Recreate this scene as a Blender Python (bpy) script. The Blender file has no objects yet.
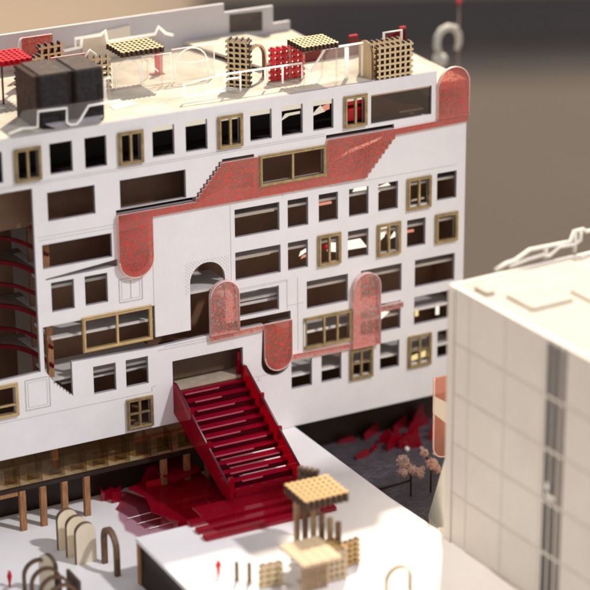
import bpy, bmesh, math, random
from mathutils import Vector, Matrix, noise
random.seed(7)
SC = bpy.context.scene
COL = SC.collection

# ------------------------------------------------------------------ materials
def _nt(name):
    m = bpy.data.materials.new(name); m.use_nodes = True
    nt = m.node_tree; nt.nodes.clear()
    out = nt.nodes.new('ShaderNodeOutputMaterial')
    return m, nt, out
def N(nt, t, **kw):
    n = nt.nodes.new(t)
    for k, v in kw.items():
        if k in n.inputs: n.inputs[k].default_value = v
        else: setattr(n, k, v)
    return n
def c4(c): return (c[0], c[1], c[2], 1.0)

def mat_basic(name, col, rough=.6, metal=0., var=.12, scale=8., bump=.02, spec=.4, stretch=None, col2=None):
    """principled with a two-scale tone variation and a fine bump"""
    m, nt, out = _nt(name)
    b = N(nt, 'ShaderNodeBsdfPrincipled'); b.inputs['Roughness'].default_value = rough
    b.inputs['Metallic'].default_value = metal; b.inputs['Specular IOR Level'].default_value = spec
    tc = N(nt, 'ShaderNodeTexCoord')
    mp = N(nt, 'ShaderNodeMapping')
    if stretch: mp.inputs['Scale'].default_value = stretch
    nt.links.new(tc.outputs['Object'], mp.inputs['Vector'])
    n1 = N(nt, 'ShaderNodeTexNoise', Scale=scale, Detail=6., Roughness=.6)
    nt.links.new(mp.outputs['Vector'], n1.inputs['Vector'])
    r = N(nt, 'ShaderNodeValToRGB')
    lo = col2 or tuple(max(0, x*(1-var)) for x in col); hi = tuple(min(1, x*(1+var*.5)) for x in col)
    r.color_ramp.elements[0].position = .3; r.color_ramp.elements[0].color = c4(lo)
    r.color_ramp.elements[1].position = .7; r.color_ramp.elements[1].color = c4(hi)
    nt.links.new(n1.outputs['Fac'], r.inputs['Fac'])
    nt.links.new(r.outputs['Color'], b.inputs['Base Color'])
    if bump:
        n2 = N(nt, 'ShaderNodeTexNoise', Scale=scale*9, Detail=3.)
        nt.links.new(mp.outputs['Vector'], n2.inputs['Vector'])
        bp = N(nt, 'ShaderNodeBump', Strength=.35, Distance=bump)
        nt.links.new(n2.outputs['Fac'], bp.inputs['Height'])
        nt.links.new(bp.outputs['Normal'], b.inputs['Normal'])
    nt.links.new(b.outputs['BSDF'], out.inputs['Surface'])
    return m

def mat_acrylic(name, tint, gloss=.12, diffuse=None, dfac=.0, rough=.05):
    """thin see-through sheet: tinted transparency + surface reflection (+ a little body colour)"""
    m, nt, out = _nt(name)
    tr = N(nt, 'ShaderNodeBsdfTransparent'); tr.inputs['Color'].default_value = c4(tint)
    cur = tr.outputs[0]
    if diffuse:
        d = N(nt, 'ShaderNodeBsdfDiffuse'); d.inputs['Color'].default_value = c4(diffuse)
        tl = N(nt, 'ShaderNodeBsdfTranslucent'); tl.inputs['Color'].default_value = c4(diffuse)
        md = N(nt, 'ShaderNodeMixShader'); md.inputs[0].default_value = .4
        nt.links.new(d.outputs[0], md.inputs[1]); nt.links.new(tl.outputs[0], md.inputs[2])
        mx = N(nt, 'ShaderNodeMixShader'); mx.inputs[0].default_value = dfac
        nt.links.new(cur, mx.inputs[1]); nt.links.new(md.outputs[0], mx.inputs[2]); cur = mx.outputs[0]
    g = N(nt, 'ShaderNodeBsdfGlossy'); g.inputs['Roughness'].default_value = rough
    lw = N(nt, 'ShaderNodeLayerWeight'); lw.inputs['Blend'].default_value = .25
    mr = N(nt, 'ShaderNodeMath', operation='MULTIPLY_ADD'); mr.inputs[1].default_value = gloss*2; mr.inputs[2].default_value = gloss*.35
    nt.links.new(lw.outputs['Fresnel'], mr.inputs[0])
    mx = N(nt, 'ShaderNodeMixShader')
    nt.links.new(mr.outputs[0], mx.inputs[0]); nt.links.new(cur, mx.inputs[1]); nt.links.new(g.outputs[0], mx.inputs[2])
    nt.links.new(mx.outputs[0], out.inputs['Surface'])
    return m

def mat_speckle(name, tint, body, lo, hi, flk, s1, t1, wcol=(.8, .66, .62), wk=.3):
    """clear pink acrylic with red flecks"""
    m, nt, out = _nt(name)
    tc = N(nt, 'ShaderNodeTexCoord')
    tr = N(nt, 'ShaderNodeBsdfTransparent'); tr.inputs['Color'].default_value = c4(tint)
    d0 = N(nt, 'ShaderNodeBsdfDiffuse'); d0.inputs['Color'].default_value = c4(body)
    mx0 = N(nt, 'ShaderNodeMixShader')
    nb = N(nt, 'ShaderNodeTexNoise', Scale=2.3, Detail=2.); nt.links.new(tc.outputs['Object'], nb.inputs['Vector'])
    rb = N(nt, 'ShaderNodeMapRange'); rb.inputs['From Min'].default_value = .35; rb.inputs['From Max'].default_value = .65
    rb.inputs['To Min'].default_value = lo; rb.inputs['To Max'].default_value = hi
    nt.links.new(nb.outputs['Fac'], rb.inputs['Value']); nt.links.new(rb.outputs['Result'], mx0.inputs[0])
    nt.links.new(tr.outputs[0], mx0.inputs[1]); nt.links.new(d0.outputs[0], mx0.inputs[2])
    # fleck sizes: coarse and fine
    def fleck(scale, lo, hi):
        n = N(nt, 'ShaderNodeTexNoise', Scale=scale, Detail=2., Roughness=.7)
        nt.links.new(tc.outputs['Object'], n.inputs['Vector'])
        r = N(nt, 'ShaderNodeMapRange'); r.inputs['From Min'].default_value = lo; r.inputs['From Max'].default_value = hi
        nt.links.new(n.outputs['Fac'], r.inputs['Value']); return r.outputs['Result']
    def dots(scale, size):
        v = N(nt, 'ShaderNodeTexVoronoi', Scale=scale, Randomness=1.)
        nw = N(nt, 'ShaderNodeTexNoise', Scale=scale*1.6, Detail=2.); nt.links.new(tc.outputs['Object'], nw.inputs['Vector'])
        ad = N(nt, 'ShaderNodeMixRGB'); ad.inputs['Fac'].default_value = .03
        nt.links.new(tc.outputs['Object'], ad.inputs['Color1']); nt.links.new(nw.outputs['Color'], ad.inputs['Color2'])
        nt.links.new(ad.outputs['Color'], v.inputs['Vector'])
        sz = N(nt, 'ShaderNodeSeparateColor'); nt.links.new(v.outputs['Color'], sz.inputs[0])
        th = N(nt, 'ShaderNodeMath', operation='MULTIPLY_ADD'); th.inputs[1].default_value = size; th.inputs[2].default_value = .02; nt.links.new(sz.outputs[0], th.inputs[0])
        ls = N(nt, 'ShaderNodeMath', operation='LESS_THAN'); nt.links.new(v.outputs['Distance'], ls.inputs[0]); nt.links.new(th.outputs[0], ls.inputs[1])
        return ls.outputs[0]
    a = dots(s1, t1); b = fleck(80., .60, .65)
    mxm = N(nt, 'ShaderNodeMath', operation='MAXIMUM'); nt.links.new(a, mxm.inputs[0]); nt.links.new(b, mxm.inputs[1])
    k = N(nt, 'ShaderNodeMath', operation='MULTIPLY'); k.inputs[1].default_value = flk; nt.links.new(mxm.outputs[0], k.inputs[0])
    red = N(nt, 'ShaderNodeBsdfDiffuse'); red.inputs['Color'].default_value = (.74, .03, .03, 1)
    mx1 = N(nt, 'ShaderNodeMixShader'); nt.links.new(k.outputs[0], mx1.inputs[0])
    nt.links.new(mx0.outputs[0], mx1.inputs[1]); nt.links.new(red.outputs[0], mx1.inputs[2])
    w = fleck(58., .58, .62)
    wh = N(nt, 'ShaderNodeBsdfDiffuse'); wh.inputs['Color'].default_value = c4(wcol)
    kw = N(nt, 'ShaderNodeMath', operation='MULTIPLY'); kw.inputs[1].default_value = wk; nt.links.new(w, kw.inputs[0])
    mx3 = N(nt, 'ShaderNodeMixShader'); nt.links.new(kw.outputs[0], mx3.inputs[0])
    nt.links.new(mx1.outputs[0], mx3.inputs[1]); nt.links.new(wh.outputs[0], mx3.inputs[2])
    g = N(nt, 'ShaderNodeBsdfGlossy'); g.inputs['Roughness'].default_value = .12
    mx2 = N(nt, 'ShaderNodeMixShader'); mx2.inputs[0].default_value = .07
    nt.links.new(mx3.outputs[0], mx2.inputs[1]); nt.links.new(g.outputs[0], mx2.inputs[2])
    nt.links.new(mx2.outputs[0], out.inputs['Surface'])
    return m

def mat_emit(name, col, s):
    m, nt, out = _nt(name)
    e = N(nt, 'ShaderNodeEmission'); e.inputs['Color'].default_value = c4(col); e.inputs['Strength'].default_value = s
    nt.links.new(e.outputs[0], out.inputs['Surface']); return m

def mat_wood(name, col, dark):
    m, nt, out = _nt(name)
    b = N(nt, 'ShaderNodeBsdfPrincipled'); b.inputs['Roughness'].default_value = .6
    tc = N(nt, 'ShaderNodeTexCoord'); mp = N(nt, 'ShaderNodeMapping'); mp.inputs['Scale'].default_value = (14, 14, 2.2)
    nt.links.new(tc.outputs['Object'], mp.inputs['Vector'])
    n = N(nt, 'ShaderNodeTexNoise', Scale=3.5, Detail=7., Roughness=.65); nt.links.new(mp.outputs['Vector'], n.inputs['Vector'])
    r = N(nt, 'ShaderNodeValToRGB'); r.color_ramp.elements[0].position = .32; r.color_ramp.elements[1].position = .68
    r.color_ramp.elements[0].color = c4(dark); r.color_ramp.elements[1].color = c4(col)
    nt.links.new(n.outputs['Fac'], r.inputs['Fac']); nt.links.new(r.outputs['Color'], b.inputs['Base Color'])
    nt.links.new(b.outputs[0], out.inputs['Surface']); return m

def mat_base(name):
    """black printed base sheet with a faint paving grid of lighter tiles"""
    m, nt, out = _nt(name)
    b = N(nt, 'ShaderNodeBsdfPrincipled'); b.inputs['Roughness'].default_value = .55
    tc = N(nt, 'ShaderNodeTexCoord'); mp = N(nt, 'ShaderNodeMapping'); mp.inputs['Rotation'].default_value = (0, 0, .25)
    nt.links.new(tc.outputs['Object'], mp.inputs['Vector'])
    br = N(nt, 'ShaderNodeTexBrick', Scale=6.5); br.offset = .5
    br.inputs['Color1'].default_value = (.055, .048, .056, 1); br.inputs['Color2'].default_value = (.14, .122, .14, 1)
    br.inputs['Mortar'].default_value = (.035, .03, .034, 1); br.inputs['Mortar Size'].default_value = .03
    nt.links.new(mp.outputs['Vector'], br.inputs['Vector'])
    n = N(nt, 'ShaderNodeTexNoise', Scale=2.4, Detail=4.); nt.links.new(tc.outputs['Object'], n.inputs['Vector'])
    r = N(nt, 'ShaderNodeMapRange'); r.inputs['From Min'].default_value = .30; r.inputs['From Max'].default_value = .66
    nt.links.new(n.outputs['Fac'], r.inputs['Value'])
    mx = N(nt, 'ShaderNodeMixRGB'); mx.inputs['Color1'].default_value = (.045, .038, .044, 1)
    nt.links.new(r.outputs['Result'], mx.inputs['Fac']); nt.links.new(br.outputs['Color'], mx.inputs['Color2'])
    nt.links.new(mx.outputs['Color'], b.inputs['Base Color']); nt.links.new(b.outputs[0], out.inputs['Surface']); return m

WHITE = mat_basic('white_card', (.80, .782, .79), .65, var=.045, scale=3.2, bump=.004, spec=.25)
WHITE2 = mat_basic('white_card_deck', (.86, .84, .845), .5, var=.04, scale=2.2, bump=.003, spec=.3)
ROOFM = mat_basic('roof_card', (.56, .505, .42), .6, var=.30, scale=3.5, bump=.004, spec=.25)
CREAM = mat_basic('cream_card', (.80, .73, .62), .6, var=.07, scale=2., bump=.004)
SEAM = mat_basic('engraved_line', (.50, .46, .46), .8, var=.2, scale=30., bump=0)
SEAM2 = mat_basic('engraved_cream', (.56, .51, .455), .8, var=.2, scale=30., bump=0)
EDGE = mat_basic('cut_edge_white', (.37, .34, .36), .7, var=.1, bump=0)
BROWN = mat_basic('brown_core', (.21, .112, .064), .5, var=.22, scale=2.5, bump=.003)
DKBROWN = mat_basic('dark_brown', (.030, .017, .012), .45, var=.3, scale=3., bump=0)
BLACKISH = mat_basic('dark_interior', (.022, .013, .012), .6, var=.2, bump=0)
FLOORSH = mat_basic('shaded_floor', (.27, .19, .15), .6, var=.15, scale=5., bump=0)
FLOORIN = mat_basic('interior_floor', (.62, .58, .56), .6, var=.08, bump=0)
BRASSD = mat_basic('brass_groove_shade', (.13, .09, .04), .5, metal=.4, var=.3, bump=0)
BRASS = mat_basic('brass', (.47, .365, .20), .34, metal=.6, var=.35, scale=14., bump=.002)
GOLD = mat_basic('gold_brass', (.66, .50, .26), .34, metal=.65, var=.15, scale=14., bump=.002)
BIRCH = mat_wood('birch_ply', (.74, .57, .33), (.62, .45, .24))
GOLDWOOD = mat_wood('golden_ply', (.60, .38, .155), (.48, .29, .11))
PLANKWOOD = mat_wood('plank_ply', (.55, .43, .285), (.45, .34, .21))
POSTWOOD = mat_wood('post_ply', (.40, .27, .15), (.26, .16, .08))
PALEBIRCH = mat_wood('pale_birch', (.86, .77, .60), (.80, .69, .50))
OAK = mat_wood('oak_pillar', (.47, .225, .09), (.20, .09, .04))
BURNT = mat_wood('burnt_edge', (.10, .052, .028), (.045, .022, .014))
BURNT2 = mat_wood('scorched_edge', (.20, .11, .055), (.09, .045, .025))
RED = mat_acrylic('red_acrylic', (.76, .03, .085), .15, (.56, .008, .046), .38, .04)
REDT = mat_acrylic('red_acrylic_clear', (.78, .09, .15), .08, (.50, .03, .06), .22, .08)
REDP = mat_acrylic('pale_red_or_shadow', (.84, .36, .42), .10, (.55, .16, .22), .35, .1)
REDS = mat_basic('red_plastic', (.52, .008, .022), .35, var=.12, bump=0)
REDB = mat_basic('bright_red_plastic', (.72, .02, .03), .4, var=.12, bump=0)
CLEAR = mat_acrylic('clear_acrylic', (.95, .94, .93), .06, (.85, .82, .78), .10, .05)
SMOKE = mat_acrylic('brown_glass', (.92, .86, .76), .05, (.20, .13, .07), .06, .05)
SMOKE2 = mat_acrylic('brown_fin', (.84, .76, .62), .05, (.16, .11, .07), .12, .05)
DKGLASS = mat_acrylic('dark_glass', (.25, .19, .15), .08, (.10, .07, .055), .45, .15)
WINGL = mat_acrylic('window_glass', (.72, .60, .55), .14, None, 0, .03)
def mat_rail():
    m, nt, out = _nt('white_rail')
    d = N(nt, 'ShaderNodeBsdfDiffuse'); d.inputs['Color'].default_value = (.93, .92, .90, 1)
    t = N(nt, 'ShaderNodeBsdfTranslucent'); t.inputs['Color'].default_value = (1., .98, .95, 1)
    x = N(nt, 'ShaderNodeMixShader'); x.inputs[0].default_value = .6
    nt.links.new(d.outputs[0], x.inputs[1]); nt.links.new(t.outputs[0], x.inputs[2]); e = N(nt, 'ShaderNodeEmission'); e.inputs['Color'].default_value = (1, .96, .9, 1); e.inputs['Strength'].default_value = .15  # slight emission paints an edge glow on rails in shade
    a = N(nt, 'ShaderNodeAddShader'); nt.links.new(x.outputs[0], a.inputs[0]); nt.links.new(e.outputs[0], a.inputs[1]); nt.links.new(a.outputs[0], out.inputs['Surface']); return m
RAILM = mat_rail()
WHITEW = mat_basic('white_edge', (.86, .82, .78), .45, var=.04, bump=0)
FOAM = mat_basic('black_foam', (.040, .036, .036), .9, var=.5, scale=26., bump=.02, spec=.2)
FOAMT = mat_basic('pale_top_foam', (.125, .10, .09), .9, var=.3, scale=16., bump=.02, spec=.2)
SPECK = mat_speckle('dense_speckled_acrylic', (.94, .62, .58), (.60, .21, .17), .18, .44, .88, 46., .49, (.26, .06, .05), .45)
SPECKL = mat_speckle('light_speckled_acrylic', (.97, .77, .74), (.84, .54, .51), .06, .18, .95, 34., .36)
SPECKM = mat_speckle('medium_speckled_acrylic', (.94, .60, .56), (.60, .21, .17), .10, .28, 1., 36., .46, (.3, .07, .06), .3)
SPEDGE = mat_basic('acrylic_edge_highlight', (.84, .60, .55), .35, var=.15, scale=12., bump=0)
LAMP = mat_emit('glow_cream', (1., .88, .70), .75)  # emissive colours for painted light, not lamps
GLOWD = mat_emit('glow_dim', (1., .80, .62), .42)
GLOWW = mat_emit('glow_sun_patch', (1., .91, .74), 1.25)
GLOWR = mat_emit('lit_red', (1., .38, .26), .8)
GLOWG = mat_emit('lit_gold', (1., .78, .36), 1.0)
PUFF = mat_basic('dried_flower', (.60, .41, .36), .9, var=.4, scale=20., bump=.02)
PUFF2 = mat_basic('pink_flower', (.78, .50, .41), .9, var=.35, scale=20., bump=.02)
STEM = mat_basic('dark_stem', (.05, .012, .014), .6, bump=0)
PLASTER = mat_basic('white_plaster', (.74, .70, .63), .7, var=.12, scale=5., bump=.01)
BASEM = mat_base('black_base')
FLOORM = mat_basic('room_floor', (.48, .365, .255), .8, var=.10, scale=.06, bump=0)
DARKM = mat_basic('dark_bench', (.055, .042, .036), .8, var=.3, scale=.4, bump=0)

# ------------------------------------------------------------------ helpers
def link(name, bm, mats, parent=None, smooth=False):
    me = bpy.data.meshes.new(name)
    bm.normal_update()
    bm.to_mesh(me); bm.free()
    for m in (mats if isinstance(mats, (list, tuple)) else [mats]): me.materials.append(m)
    if smooth:
        for p in me.polygons: p.use_smooth = True
    o = bpy.data.objects.new(name, me); COL.objects.link(o)
    if parent: o.parent = parent
    return o
def tag(o, label=None, cat=None, group=None, kind=None):
    if label: o['label'] = label
    if cat: o['category'] = cat
    if group: o['group'] = group
    if kind: o['kind'] = kind
    return o
def thing(name, label, cat, loc=(0, 0, 0), rotz=0., group=None):
    o = bpy.data.objects.new(name, None); COL.objects.link(o)
    o.empty_display_size = .1
    o.location = loc; o.rotation_euler = (0, 0, rotz)
    return tag(o, label, cat, group)
def dup(root, loc, rotz=None, label=None):
    r = root.copy(); COL.objects.link(r); r.location = loc
    if rotz is not None: r.rotation_euler = (0, 0, rotz)
    if label: r['label'] = label
    for ch in list(root.children):
        c = ch.copy(); COL.objects.link(c); c.parent = r
        for g in list(ch.children):
            d = g.copy(); COL.objects.link(d); d.parent = c
    return r
def BM(): return bmesh.new()
def box(bm, x0, x1, y0, y1, z0, z1, mi=0):
    v = [bm.verts.new(p) for p in ((x0,y0,z0),(x1,y0,z0),(x1,y1,z0),(x0,y1,z0),(x0,y0,z1),(x1,y0,z1),(x1,y1,z1),(x0,y1,z1))]
    for f in ((0,3,2,1),(4,5,6,7),(0,1,5,4),(1,2,6,5),(2,3,7,6),(3,0,4,7)):
        bm.faces.new([v[i] for i in f]).material_index = mi
def prism(bm, pts, y0, y1, axis='y', mi=0, ms=0):
    """closed polygon extruded along an axis: axis y takes (x,z), axis z takes (x,y), axis x takes (y,z)"""
    mp = {'y': lambda a, b, t: (a, t, b), 'z': lambda a, b, t: (a, b, t), 'x': lambda a, b, t: (t, a, b)}[axis]
    A = [bm.verts.new(mp(a, b, y0)) for a, b in pts]; B = [bm.verts.new(mp(a, b, y1)) for a, b in pts]
    fa = bm.faces.new(A); fb = bm.faces.new(list(reversed(B))); fa.material_index = mi; fb.material_index = mi
    n = len(pts)
    for i in range(n):
        j = (i+1) % n
        f = bm.faces.new([A[j], A[i], B[i], B[j]]); f.material_index = ms
    bmesh.ops.recalc_face_normals(bm, faces=bm.faces[:])
def tube(bm, path, r, seg=8, mi=0, closed=False):
    """round bar along a 3-D path"""
    P = [Vector(p) for p in path]; rings = []
    n = len(P)
    for i, p in enumerate(P):
        a = P[i-1] if (i > 0 or closed) else P[i]; b = P[(i+1) % n] if (i < n-1 or closed) else P[i]
        t = (b-a).normalized() if (b-a).length > 1e-9 else Vector((0, 0, 1))
        up = Vector((0, 1, 0)) if abs(t.y) < .9 else Vector((0, 0, 1))
        s = t.cross(up).normalized(); w = s.cross(t).normalized()
        rr = r[i] if isinstance(r, (list, tuple)) else r
        rings.append([bm.verts.new(p + (s*math.cos(2*math.pi*k/seg) + w*math.sin(2*math.pi*k/seg))*rr) for k in range(seg)])
    m = n if closed else n-1
    for i in range(m):
        a, b = rings[i], rings[(i+1) % n]
        for k in range(seg):
            f = bm.faces.new([a[k], a[(k+1) % seg], b[(k+1) % seg], b[k]]); f.material_index = mi; f.smooth = True
    if not closed:
        bm.faces.new(rings[0]); bm.faces.new(list(reversed(rings[-1])))
    bmesh.ops.recalc_face_normals(bm, faces=bm.faces[:])
def ball(bm, c, r, sub=2, rough=0., seed=0):
    res = bmesh.ops.create_icosphere(bm, subdivisions=sub, radius=r)
    for v in res['verts']:
        d = v.co.normalized()
        if rough: v.co *= 1 + rough*noise.noise(d*3.1 + Vector((seed, seed*.7, 0)))
        v.co += Vector(c)
def arcpts(cx, cz, r, a0, a1, n=14, rz=None):
    rz = rz or r
    return [(cx + r*math.cos(math.radians(a0+(a1-a0)*i/n)), cz + rz*math.sin(math.radians(a0+(a1-a0)*i/n))) for i in range(n+1)]
def plate_with_holes(name, outer, holes, t, mats, parent=None):
    """flat sheet in the XZ plane, centred on y=0, cut through by the holes"""
    cu = bpy.data.curves.new(name, 'CURVE'); cu.dimensions = '2D'; cu.fill_mode = 'BOTH'; cu.extrude = t/2
    for loop in [outer]+holes:
        s = cu.splines.new('POLY'); s.points.add(len(loop)-1); s.use_cyclic_u = True
        for p, q in zip(s.points, loop): p.co = (q[0], q[1], 0, 1)
    tmp = bpy.data.objects.new('tmp', cu); COL.objects.link(tmp)
    me = bpy.data.meshes.new_from_object(tmp.evaluated_get(bpy.context.evaluated_depsgraph_get()))
    bpy.data.objects.remove(tmp); bpy.data.curves.remove(cu)
    me.transform(Matrix.Rotation(math.pi/2, 4, 'X'))
    me.name = name; me.materials.clear()
    for m in mats: me.materials.append(m)
    for p in me.polygons: p.material_index = 0 if abs(p.normal.y) > .5 else min(1, len(mats)-1); p.use_smooth = False
    o = bpy.data.objects.new(name, me); COL.objects.link(o)
    if parent: o.parent = parent
    return o
def rect(x0, x1, z0, z1): return [(x0, z0), (x1, z0), (x1, z1), (x0, z1)]

# ------------------------------------------------------------------ camera
cd = bpy.data.cameras.new('camera'); cam = bpy.data.objects.new('camera', cd); COL.objects.link(cam)
r_ = Vector((.8859239, -.46379064, -.00608994)); u_ = Vector((.17528592, .32261405, .9301586)); f_ = Vector((.42943415, .82511721, -.36710747))
Mx = Matrix((( r_.x, u_.x, -f_.x), (r_.y, u_.y, -f_.y), (r_.z, u_.z, -f_.z)))
cam.rotation_euler = Mx.to_euler(); cam.location = (-10.50084, -20.17638, 8.97678)
cd.sensor_width = 36; cd.lens = 36*2445.27/590; cd.clip_end = 500; cd.clip_start = .1
SC.cycles.filter_width = 2.1; cd.dof.use_dof = True; cd.dof.focus_distance = 23.9; cd.dof.aperture_fstop = .31; cd.dof.aperture_blades = 0
SC.camera = cam

# ------------------------------------------------------------------ light
SC.view_settings.view_transform = 'Standard'; SC.view_settings.look = 'None'; SC.view_settings.exposure = 0; SC.view_settings.gamma = 1
w = bpy.data.worlds.new('World'); SC.world = w; w.use_nodes = True
bg = w.node_tree.nodes['Background']; bg.inputs['Color'].default_value = (.975, .96, 1., 1); bg.inputs['Strength'].default_value = .50
def lamp(name, target, direction, dist, power, col, radius, spot=None, blend=.5):
    ld = bpy.data.lights.new(name, 'SPOT'); o = bpy.data.objects.new(name, ld); COL.objects.link(o)
    d = Vector(direction).normalized(); o.location = Vector(target) - d*dist
    o.rotation_euler = d.to_track_quat('-Z', 'Y').to_euler()
    ld.energy = power; ld.color = col; ld.shadow_soft_size = radius
    ld.spot_size = spot or math.radians(30); ld.spot_blend = blend
    return o
lamp('key_spot', (-.6, -1.2, .3), (-.47, -.61, -1), 34, 78000, (1., .87, .68), .55, math.radians(30), .6)
lamp('fill_spot', (-1.3, -.9, -1.5), (-.50, .76, -1.10), 30, 22500, (1., .972, .99), .9, math.radians(22), 1.)
lamp('side_spot', (1.1, -4.3, -1.2), (.45, -.40, -1), 26, 15500, (1., .86, .66), .6, math.radians(15), .9)
lamp('floor_pool', (14., 49., -10), (.05, .3, -1), 26, 24500, (1., .88, .73), 2., math.radians(50), 1.)

# ------------------------------------------------------------------ setting
bm = BM(); prism(bm, [(-60, -60), (140, -60), (140, 160), (-60, 160)], -10.2, -10, 'z'); tag(link('room_floor', bm, FLOORM), kind='structure')
bm = BM(); box(bm, -8, .9, -8, 1.2, -2.02, -1.906); box(bm, .9, 2.2, -5, 1.2, -2.02, -1.906); box(bm, 2.2, 6, -8, -2.2, -2.02, -1.906)
tag(link('base_board', bm, BASEM), kind='structure')
bm = BM(); prism(bm, [(-7, -7), (-.12, -7), (-.12, .36), (-7, .36)], -1.905, -1.9, 'z'); tag(link('plaza', bm, WHITE2), kind='structure')
bm = BM()
prism(bm, [(-2.47, -6.5), (.10, -6.5), (.085, -2.8), (.02, -1.9), (-.03, .02), (-1.0, .02), (-1.0, -1.51), (-2.47, -1.51)], -1.47, -1.43, 'z')
deck = tag(link('raised_deck', bm, WHITE2), kind='structure')
bm = BM(); box(bm, -2.455, -2.45, -6.4, -1.60, -1.899, -1.471); link('deck_side_glass', bm, DKGLASS, deck)
bm = BM(); box(bm, -2.468, -2.425, -1.59, -1.525, -1.899, -1.471); link('corner_post', bm, OAK, deck)
bm = BM(); box(bm, -2.43, -1.02, -1.545, -1.535, -1.899, -1.471); link('deck_back_panel', bm, DKBROWN, deck)
bm = BM(); box(bm, -1.0+.02, -.995, -1.5, 0, -1.899, -1.471); link('deck_side_panel', bm, DKBROWN, deck)
bm = BM(); prism(bm, [(.115, -6.5), (6, -6.5), (6, -2.66), (.10, -2.66)], -1.9, -1.436, 'z'); tag(link('ground', bm, CREAM), kind='structure')
# the dark low block on the floor far behind
t = thing('floor_mat', 'long dark out of focus mat on the floor far behind the models', 'mat', (26.1, 39.8, -10), -.43)
bm = BM(); box(bm, -7.6, 14, -3.2, 3.3, .003, .05); link('mat_body', bm, DARKM, t)
bm = BM(); box(bm, -7.7, 14.1, -3.3, -3.2, .003, .07); box(bm, -7.7, 14.1, 3.3, 3.4, .003, .07); link('border', bm, DARKM, t)
for k, (ya, yb_, c) in enumerate(((-4.2, -3.31, (.12, .092, .074)), (-5.2, -4.21, (.20, .155, .118)), (-6.4, -5.21, (.31, .24, .175)))):  # graded strips paint a soft fade from mat to floor
    bm = BM(); box(bm, -7.6, 14, ya, yb_, .003, .03); link('fade_strip', bm, mat_basic('mat_fade_%s' % 'abc'[k], c, .8, var=.2, scale=.5, bump=0), t)

# ------------------------------------------------------------------ main building
B = thing('model_building', 'long white card model building with many cut windows and red speckled panels', 'building', (0, 0, -1.9))
B0 = Vector((0, 0, 1.9))
def part(name, bm, mats, parent=B, **k):
    o = link(name, bm, mats, parent, **k)
    if parent is B: o.location = B0
    return o
T = .04
rows = {6: (1.69, 1.99), 5: (1.235, 1.52), 4: (.73, 1.022), 3: (.283, .577), 2: (-.17, .128), 1: (-.585, -.275), 0: (-1.01, -.712)}
holes = []
def H(x0, x1, row): z = rows[row]; holes.append(rect(x0, x1, z[0], z[1]))
# top storey (plain openings and, where brass frames sit, openings a little smaller than the frame)
for x0, x1 in ((-3.25, -3.03), (-2.563, -2.335), (-2.211, -1.99), (-1.519, -1.29), (-1.172, -.942), (-.485, -.252), (-.143, .087), (.203, .427)): H(x0, x1, 6)
frames6 = [(-2.918, -2.654), (-1.875, -1.618), (-.836, -.571), (.539, .797)]
for x0, x1 in frames6: H(x0+.03, x1-.03, 6)
holes.append(rect(.849, 1.542, 1.665, 1.963))
H(-2.606, -2.125, 5); holes.append(rect(-.372, .307, 1.243, 1.507)); H(-1.869, -1.181, 5)
for x0, x1 in ((-.668, -.177), (-.086, .143), (.261, .478), (.603, .826), (.938, 1.166), (1.622, 1.853)): H(x0, x1, 4)
H(1.30, 1.52, 4)
for x0, x1 in ((-.668, -.168), (-.087, .138), (.592, .828), (1.276, 1.494)): H(x0, x1, 3)
for x0, x1 in ((.275, .475), (.953, 1.163), (1.633, 1.84)): H(x0, x1, 3)
for x0, x1 in ((.122, .593), (.743, 1.217), (1.373, 1.848)): H(x0, x1, 2)
for x0, x1 in ((.122, .605), (.743, 1.21), (1.37, 1.848)): H(x0, x1, 1)
for x0, x1 in ((-.057, .178), (.287, .519), (.64, .86), (.971, 1.199), (1.33, 1.55), (1.655, 1.88)): H(x0, x1, 0)
for x0, x1 in ((-2.608, -2.375), (-2.264, -2.029)): holes.append(rect(x0, x1, .32, .62))
for x0, x1 in ((-2.213, -1.976), (-1.87, -1.632)): holes.append(rect(x0, x1, -.612, -.323))
holes.append(rect(-2.68, -1.97, .77, 1.012))                                    # long slot
holes.append([(-2.66, .655), (-1.92, .668), (-1.92, .738), (-2.66, .668)])       # wedge gap
holes.append(rect(-.648, -.19, -.11, .146))
holes.append(rect(-1.855, -1.628, -1.045, -.765)); holes.append(rect(-3.35, -3.03, -.635, -.345))
holes.append([(-3.75, -.29), (-2.752, -.262), (-2.752, 1.587), (-3.75, 1.587)])  # open atrium at the left
st = []
for i in range(7):                                                               # little stair cut at the left end of the gap
    st += [(-2.446-.03*i, -.588+.029*i), (-2.446-.03*i, -.588+.029*(i+1))]
gap = [(-2.711, .186), (-1.545, .19), (-1.545, -.144), (-1.165, -.144)] + arcpts(-.972, .345, .19, 180, 0, 16)[0:] + \
      [(-.78, -.148), (-.06, -.148)] + arcpts(-.228, -.65, .168, 0, -180, 14) + [(-.374, -.235), (-.97, -.235), (-1.577, -.25), (-2.431, -.226)] + \
      [(-2.431, -.588)] + st[1:] + [(-2.711, -.262)]
holes.append(gap)
holes.append(rect(-1.373, -.60, -.985, -.435))                                   # opening the stair comes out of
holes.append(rect(.344, 1.112, 1.583, 1.627)); holes.append(rect(-.793, -.448, 1.53, 1.56)); holes.append(rect(-1.917, -1.10, 1.19, 1.229))
holes += [rect(-.735, -.455, 1.235, 1.50), [(.375, 1.175), (.70, 1.175), (.86, 1.33), (1.0, 1.50), (1.0, 1.55), (.375, 1.55)], rect(1.64, 1.90, 1.62, 1.90),
          [(-1.885, 1.02), (-1.885, .72)] + arcpts(-1.7385, .72, .1465, 180, 360, 12)[1:] + [(-1.592, 1.02)]]
outer = [(-4.3, -1.10), (-.59, -1.10), (-.59, -1.425), (1.955, -1.425), (1.955, 1.97), (1.60, 1.97), (1.60, 2.10), (-4.3, 2.10)]
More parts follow.
